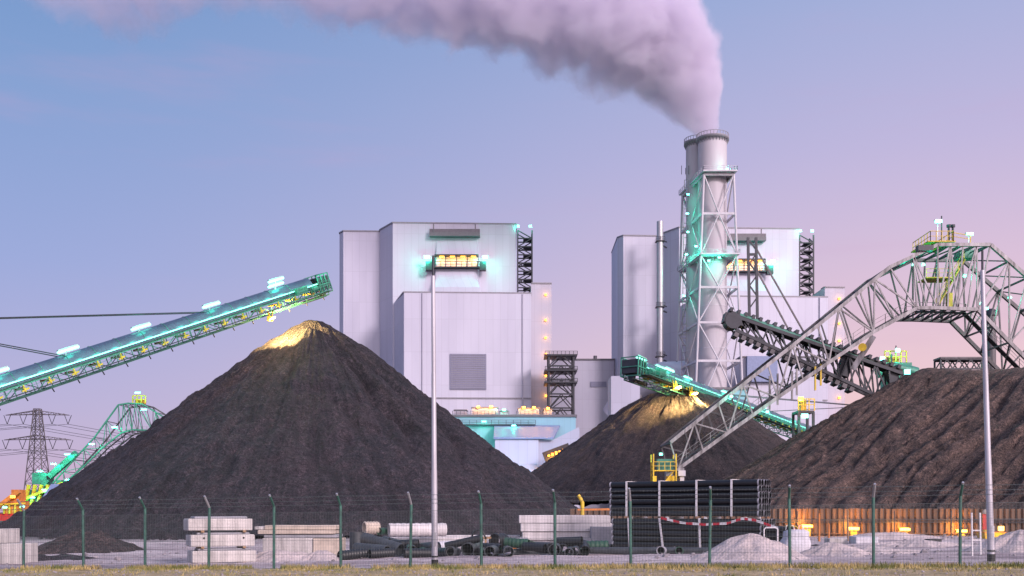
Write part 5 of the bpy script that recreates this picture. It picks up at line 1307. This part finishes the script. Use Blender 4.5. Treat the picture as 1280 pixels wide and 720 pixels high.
b_ = MB(); b_.box((a.x+1.0, 65.8, b.z+.28), (.3, .2, .3)); b_.build('lamp', M['yellow_lamp'], t); light((a.x+.7, 65.2, b.z+.3), (1, .6, .1), 70, t, .1)
t = thing('standpipe', 'yellow bent standpipe rising behind the white beams', 'pipe', tuple(gp(728, 70)))
mb = MB(); q = gp(728, 70); mb.path([q, Vector((q.x, 70, at(0, 628, 70).z)), at(725, 622, 70), at(722.5, 619, 70)], .13, 10); mb.build('pipe', M['yellow'], t)
mb = MB(); mb.bar(at(722, 637, 70), at(768, 636.5, 70), .14); mb.build('rail', M['orange'], t)
for k, (px, D, h, m, lb) in enumerate(((1024, 62, 1.7, 'orange', 'rusty stake before the wall, nearest the white bag'), (1036, 60, 1.1, 'orange', 'short orange stake beside the rusty stake'), (1060, 64, 1.9, 'timber', 'tall brown stake beneath the second flood lamp'))):
    q = gp(px, D); mb = MB(); mb.path([q-Vector((0, 0, .2)), q+Vector((0, 0, h))], [.07, .05], 8); o = mb.build('stake', M[m], None, tuple(q)); tag(o, lb, 'stake', 'stakes before the orange wall')
px_block('white wrapped pallet load before the second flood lamp', 1070, 1098, 671, 686, 55, 1.2, 0, M['bag'], None, 'pallet load', 'pallet_load')
px_block('low pale block lying beyond the orange stakes', 1037, 1060, 673, 682, 56, 1.0, 0, M['concrete'], None)
mb = MB(); q = gp(1166, 56); mb.cbox(q+Vector((0, 0, .12)), (.8, .6, .24), RZ(15), .06); o = mb.build('dark_mat', M['belt'], None, tuple(q)); tag(o, 'dark scrap of rubber lying on the sand below a flood lamp', 'scrap')

# ------------------------------------------------------------------ smoke plume
def plume():
    k = 360/F
    pts = [(888, 174, 19, 1.1), (886, 158, 23, 1.0), (880, 132, 37, 1.0), (860, 96, 55, .9), (824, 54, 75, .8), (770, 26, 82, .6), (690, 4, 86, .5), (600, -18, 88, .42), (510, -30, 82, .34), (430, -38, 84, .24), (350, -60, 82, .13), (270, -52, 80, .16), (190, -32, 84, .18), (110, -48, 78, .11), (20, -80, 72, .1)]
    O = at(888, 174, 360)
    P = [Vector(((x-888)*k, 0, (174-y)*k)) for x, y, r, d in pts]; Rr = [r*k for _, _, r, _ in pts]; Dn = [d for *_, d in pts]
    U, V = Vector((-.8, 0, .6)), Vector((.6, 0, .8))
    us = [p.dot(U) for p in P]; vs_ = [p.dot(V) for p in P]
    u0, u1 = us[0]-6, us[-1]; v0, v1 = min(vs_)-5, max(vs_)+5; rm = max(Rr)
    mb = MB(); ring = []
    n = 28; m = 90
    def interp(arr, u):
        for i in range(len(us)-1):
            if u <= us[i+1]: t = max(0, (u-us[i])/(us[i+1]-us[i])); return arr[i]*(1-t)+arr[i+1]*t
        return arr[-1]
    for j in range(m+1):
        u = us[0]-.2+(u1-us[0])*(j/m); vc = interp(vs_, u); r = interp(Rr, u)*(1.0 if j < 2 else 1.28)
        if j in (0, m): r *= .9
        # ring lies in the plane across u
        for i in range(n):
            a = 2*math.pi*i/n; ring.append(O+U*u+V*(vc+r*math.cos(a))+Vector((0, r*math.sin(a), 0)))
    mb.add(ring, [(j*n+i, j*n+(i+1) % n, (j+1)*n+(i+1) % n, (j+1)*n+i) for j in range(m) for i in range(n)]+[tuple(range(n-1, -1, -1)), tuple(m*n+i for i in range(n))], True)
    mt = bpy.data.materials.new('steam'); mt.use_nodes = True; nt = mt.node_tree; nt.nodes.clear(); L = nt.links.new
    out = N(nt, 'ShaderNodeOutputMaterial'); tc = N(nt, 'ShaderNodeTexCoord')
    def VM(op, a, b=None):
        q = N(nt, 'ShaderNodeVectorMath', operation=op)
        for i_, x in enumerate((a, b)):
            if x is None: continue
            if isinstance(x, (tuple, Vector)): q.inputs[i_].default_value = tuple(x)
            else: L(x, q.inputs[i_])
        return q
    def MA(op, a, b=None, c=None):
        q = N(nt, 'ShaderNodeMath', operation=op)
        for i_, x in enumerate((a, b, c)):
            if x is None: continue
            if isinstance(x, (int, float)): q.inputs[i_].default_value = x
            else: L(x, q.inputs[i_])
        return q.outputs[0]
    n1 = N(nt, 'ShaderNodeTexNoise'); n1.inputs['Scale'].default_value = .045; n1.inputs['Detail'].default_value = 3; n1.inputs['Roughness'].default_value = .55; L(tc.outputs['Object'], n1.inputs['Vector'])
    ctr = VM('SUBTRACT', n1.outputs['Color'], (.5, .5, .5))
    uraw = VM('DOT_PRODUCT', tc.outputs['Object'], U).outputs['Value']
    grow = MA('MULTIPLY', MA('MINIMUM', MA('MAXIMUM', MA('DIVIDE', uraw, 40.0), .05), 1.0), 16.0)
    sc = N(nt, 'ShaderNodeVectorMath', operation='SCALE'); L(ctr.outputs[0], sc.inputs[0]); L(grow, sc.inputs['Scale'])
    pos = VM('ADD', tc.outputs['Object'], sc.outputs[0]).outputs[0]
    u = VM('DOT_PRODUCT', pos, U).outputs['Value']; v_ = VM('DOT_PRODUCT', pos, V).outputs['Value']; yy = VM('DOT_PRODUCT', pos, (0, 1, 0)).outputs['Value']
    un = MA('DIVIDE', MA('SUBTRACT', u, u0), u1-u0)
    def fc(vals, lo, hi):
        q = N(nt, 'ShaderNodeFloatCurve'); cv = q.mapping.curves[0]; L(un, q.inputs['Value'])
        xs_ = [(a-u0)/(u1-u0) for a in us]; ys_ = [(a-lo)/(hi-lo) for a in vals]
        cv.points[0].location = (xs_[0], ys_[0]); cv.points[1].location = (xs_[-1], ys_[-1])
        for x, y in list(zip(xs_, ys_))[1:-1]: cv.points.new(x, y)
        for p in cv.points: p.handle_type = 'AUTO_CLAMPED'
        q.mapping.update()
        return MA('MULTIPLY_ADD', q.outputs[0], hi-lo, lo)
    vc = fc(vs_, v0, v1); rr = fc(Rr, 0, rm*1.05); dd = fc(Dn, 0, 1.2)
    dv = MA('SUBTRACT', v_, vc)
    dist = MA('DIVIDE', MA('SQRT', MA('ADD', MA('MULTIPLY', dv, dv), MA('MULTIPLY', yy, yy))), rr)
    n2 = N(nt, 'ShaderNodeTexNoise'); n2.inputs['Scale'].default_value = .085; n2.inputs['Detail'].default_value = 8; n2.inputs['Roughness'].default_value = .62; L(pos, n2.inputs['Vector'])
    er = MA('MULTIPLY_ADD', MA('SUBTRACT', n2.outputs['Fac'], .5), 1.5, dist)
    mr = N(nt, 'ShaderNodeMapRange', interpolation_type='SMOOTHSTEP'); mr.inputs['From Min'].default_value = 1.02; mr.inputs['From Max'].default_value = .74; L(er, mr.inputs['Value'])
    den = MA('MULTIPLY', MA('MULTIPLY', mr.outputs[0], dd), .25)
    pv = N(nt, 'ShaderNodeVolumePrincipled'); pv.inputs['Color'].default_value = (.865, .825, .935, 1); pv.inputs['Anisotropy'].default_value = .1
    L(den, pv.inputs['Density']); L(pv.outputs[0], out.inputs['Volume'])
    o = mb.build('smoke_plume', mt, None, tuple(O)); tag(o, 'mauve smoke plume streaming from the smoking chimney across the sky', 'smoke')
plume()
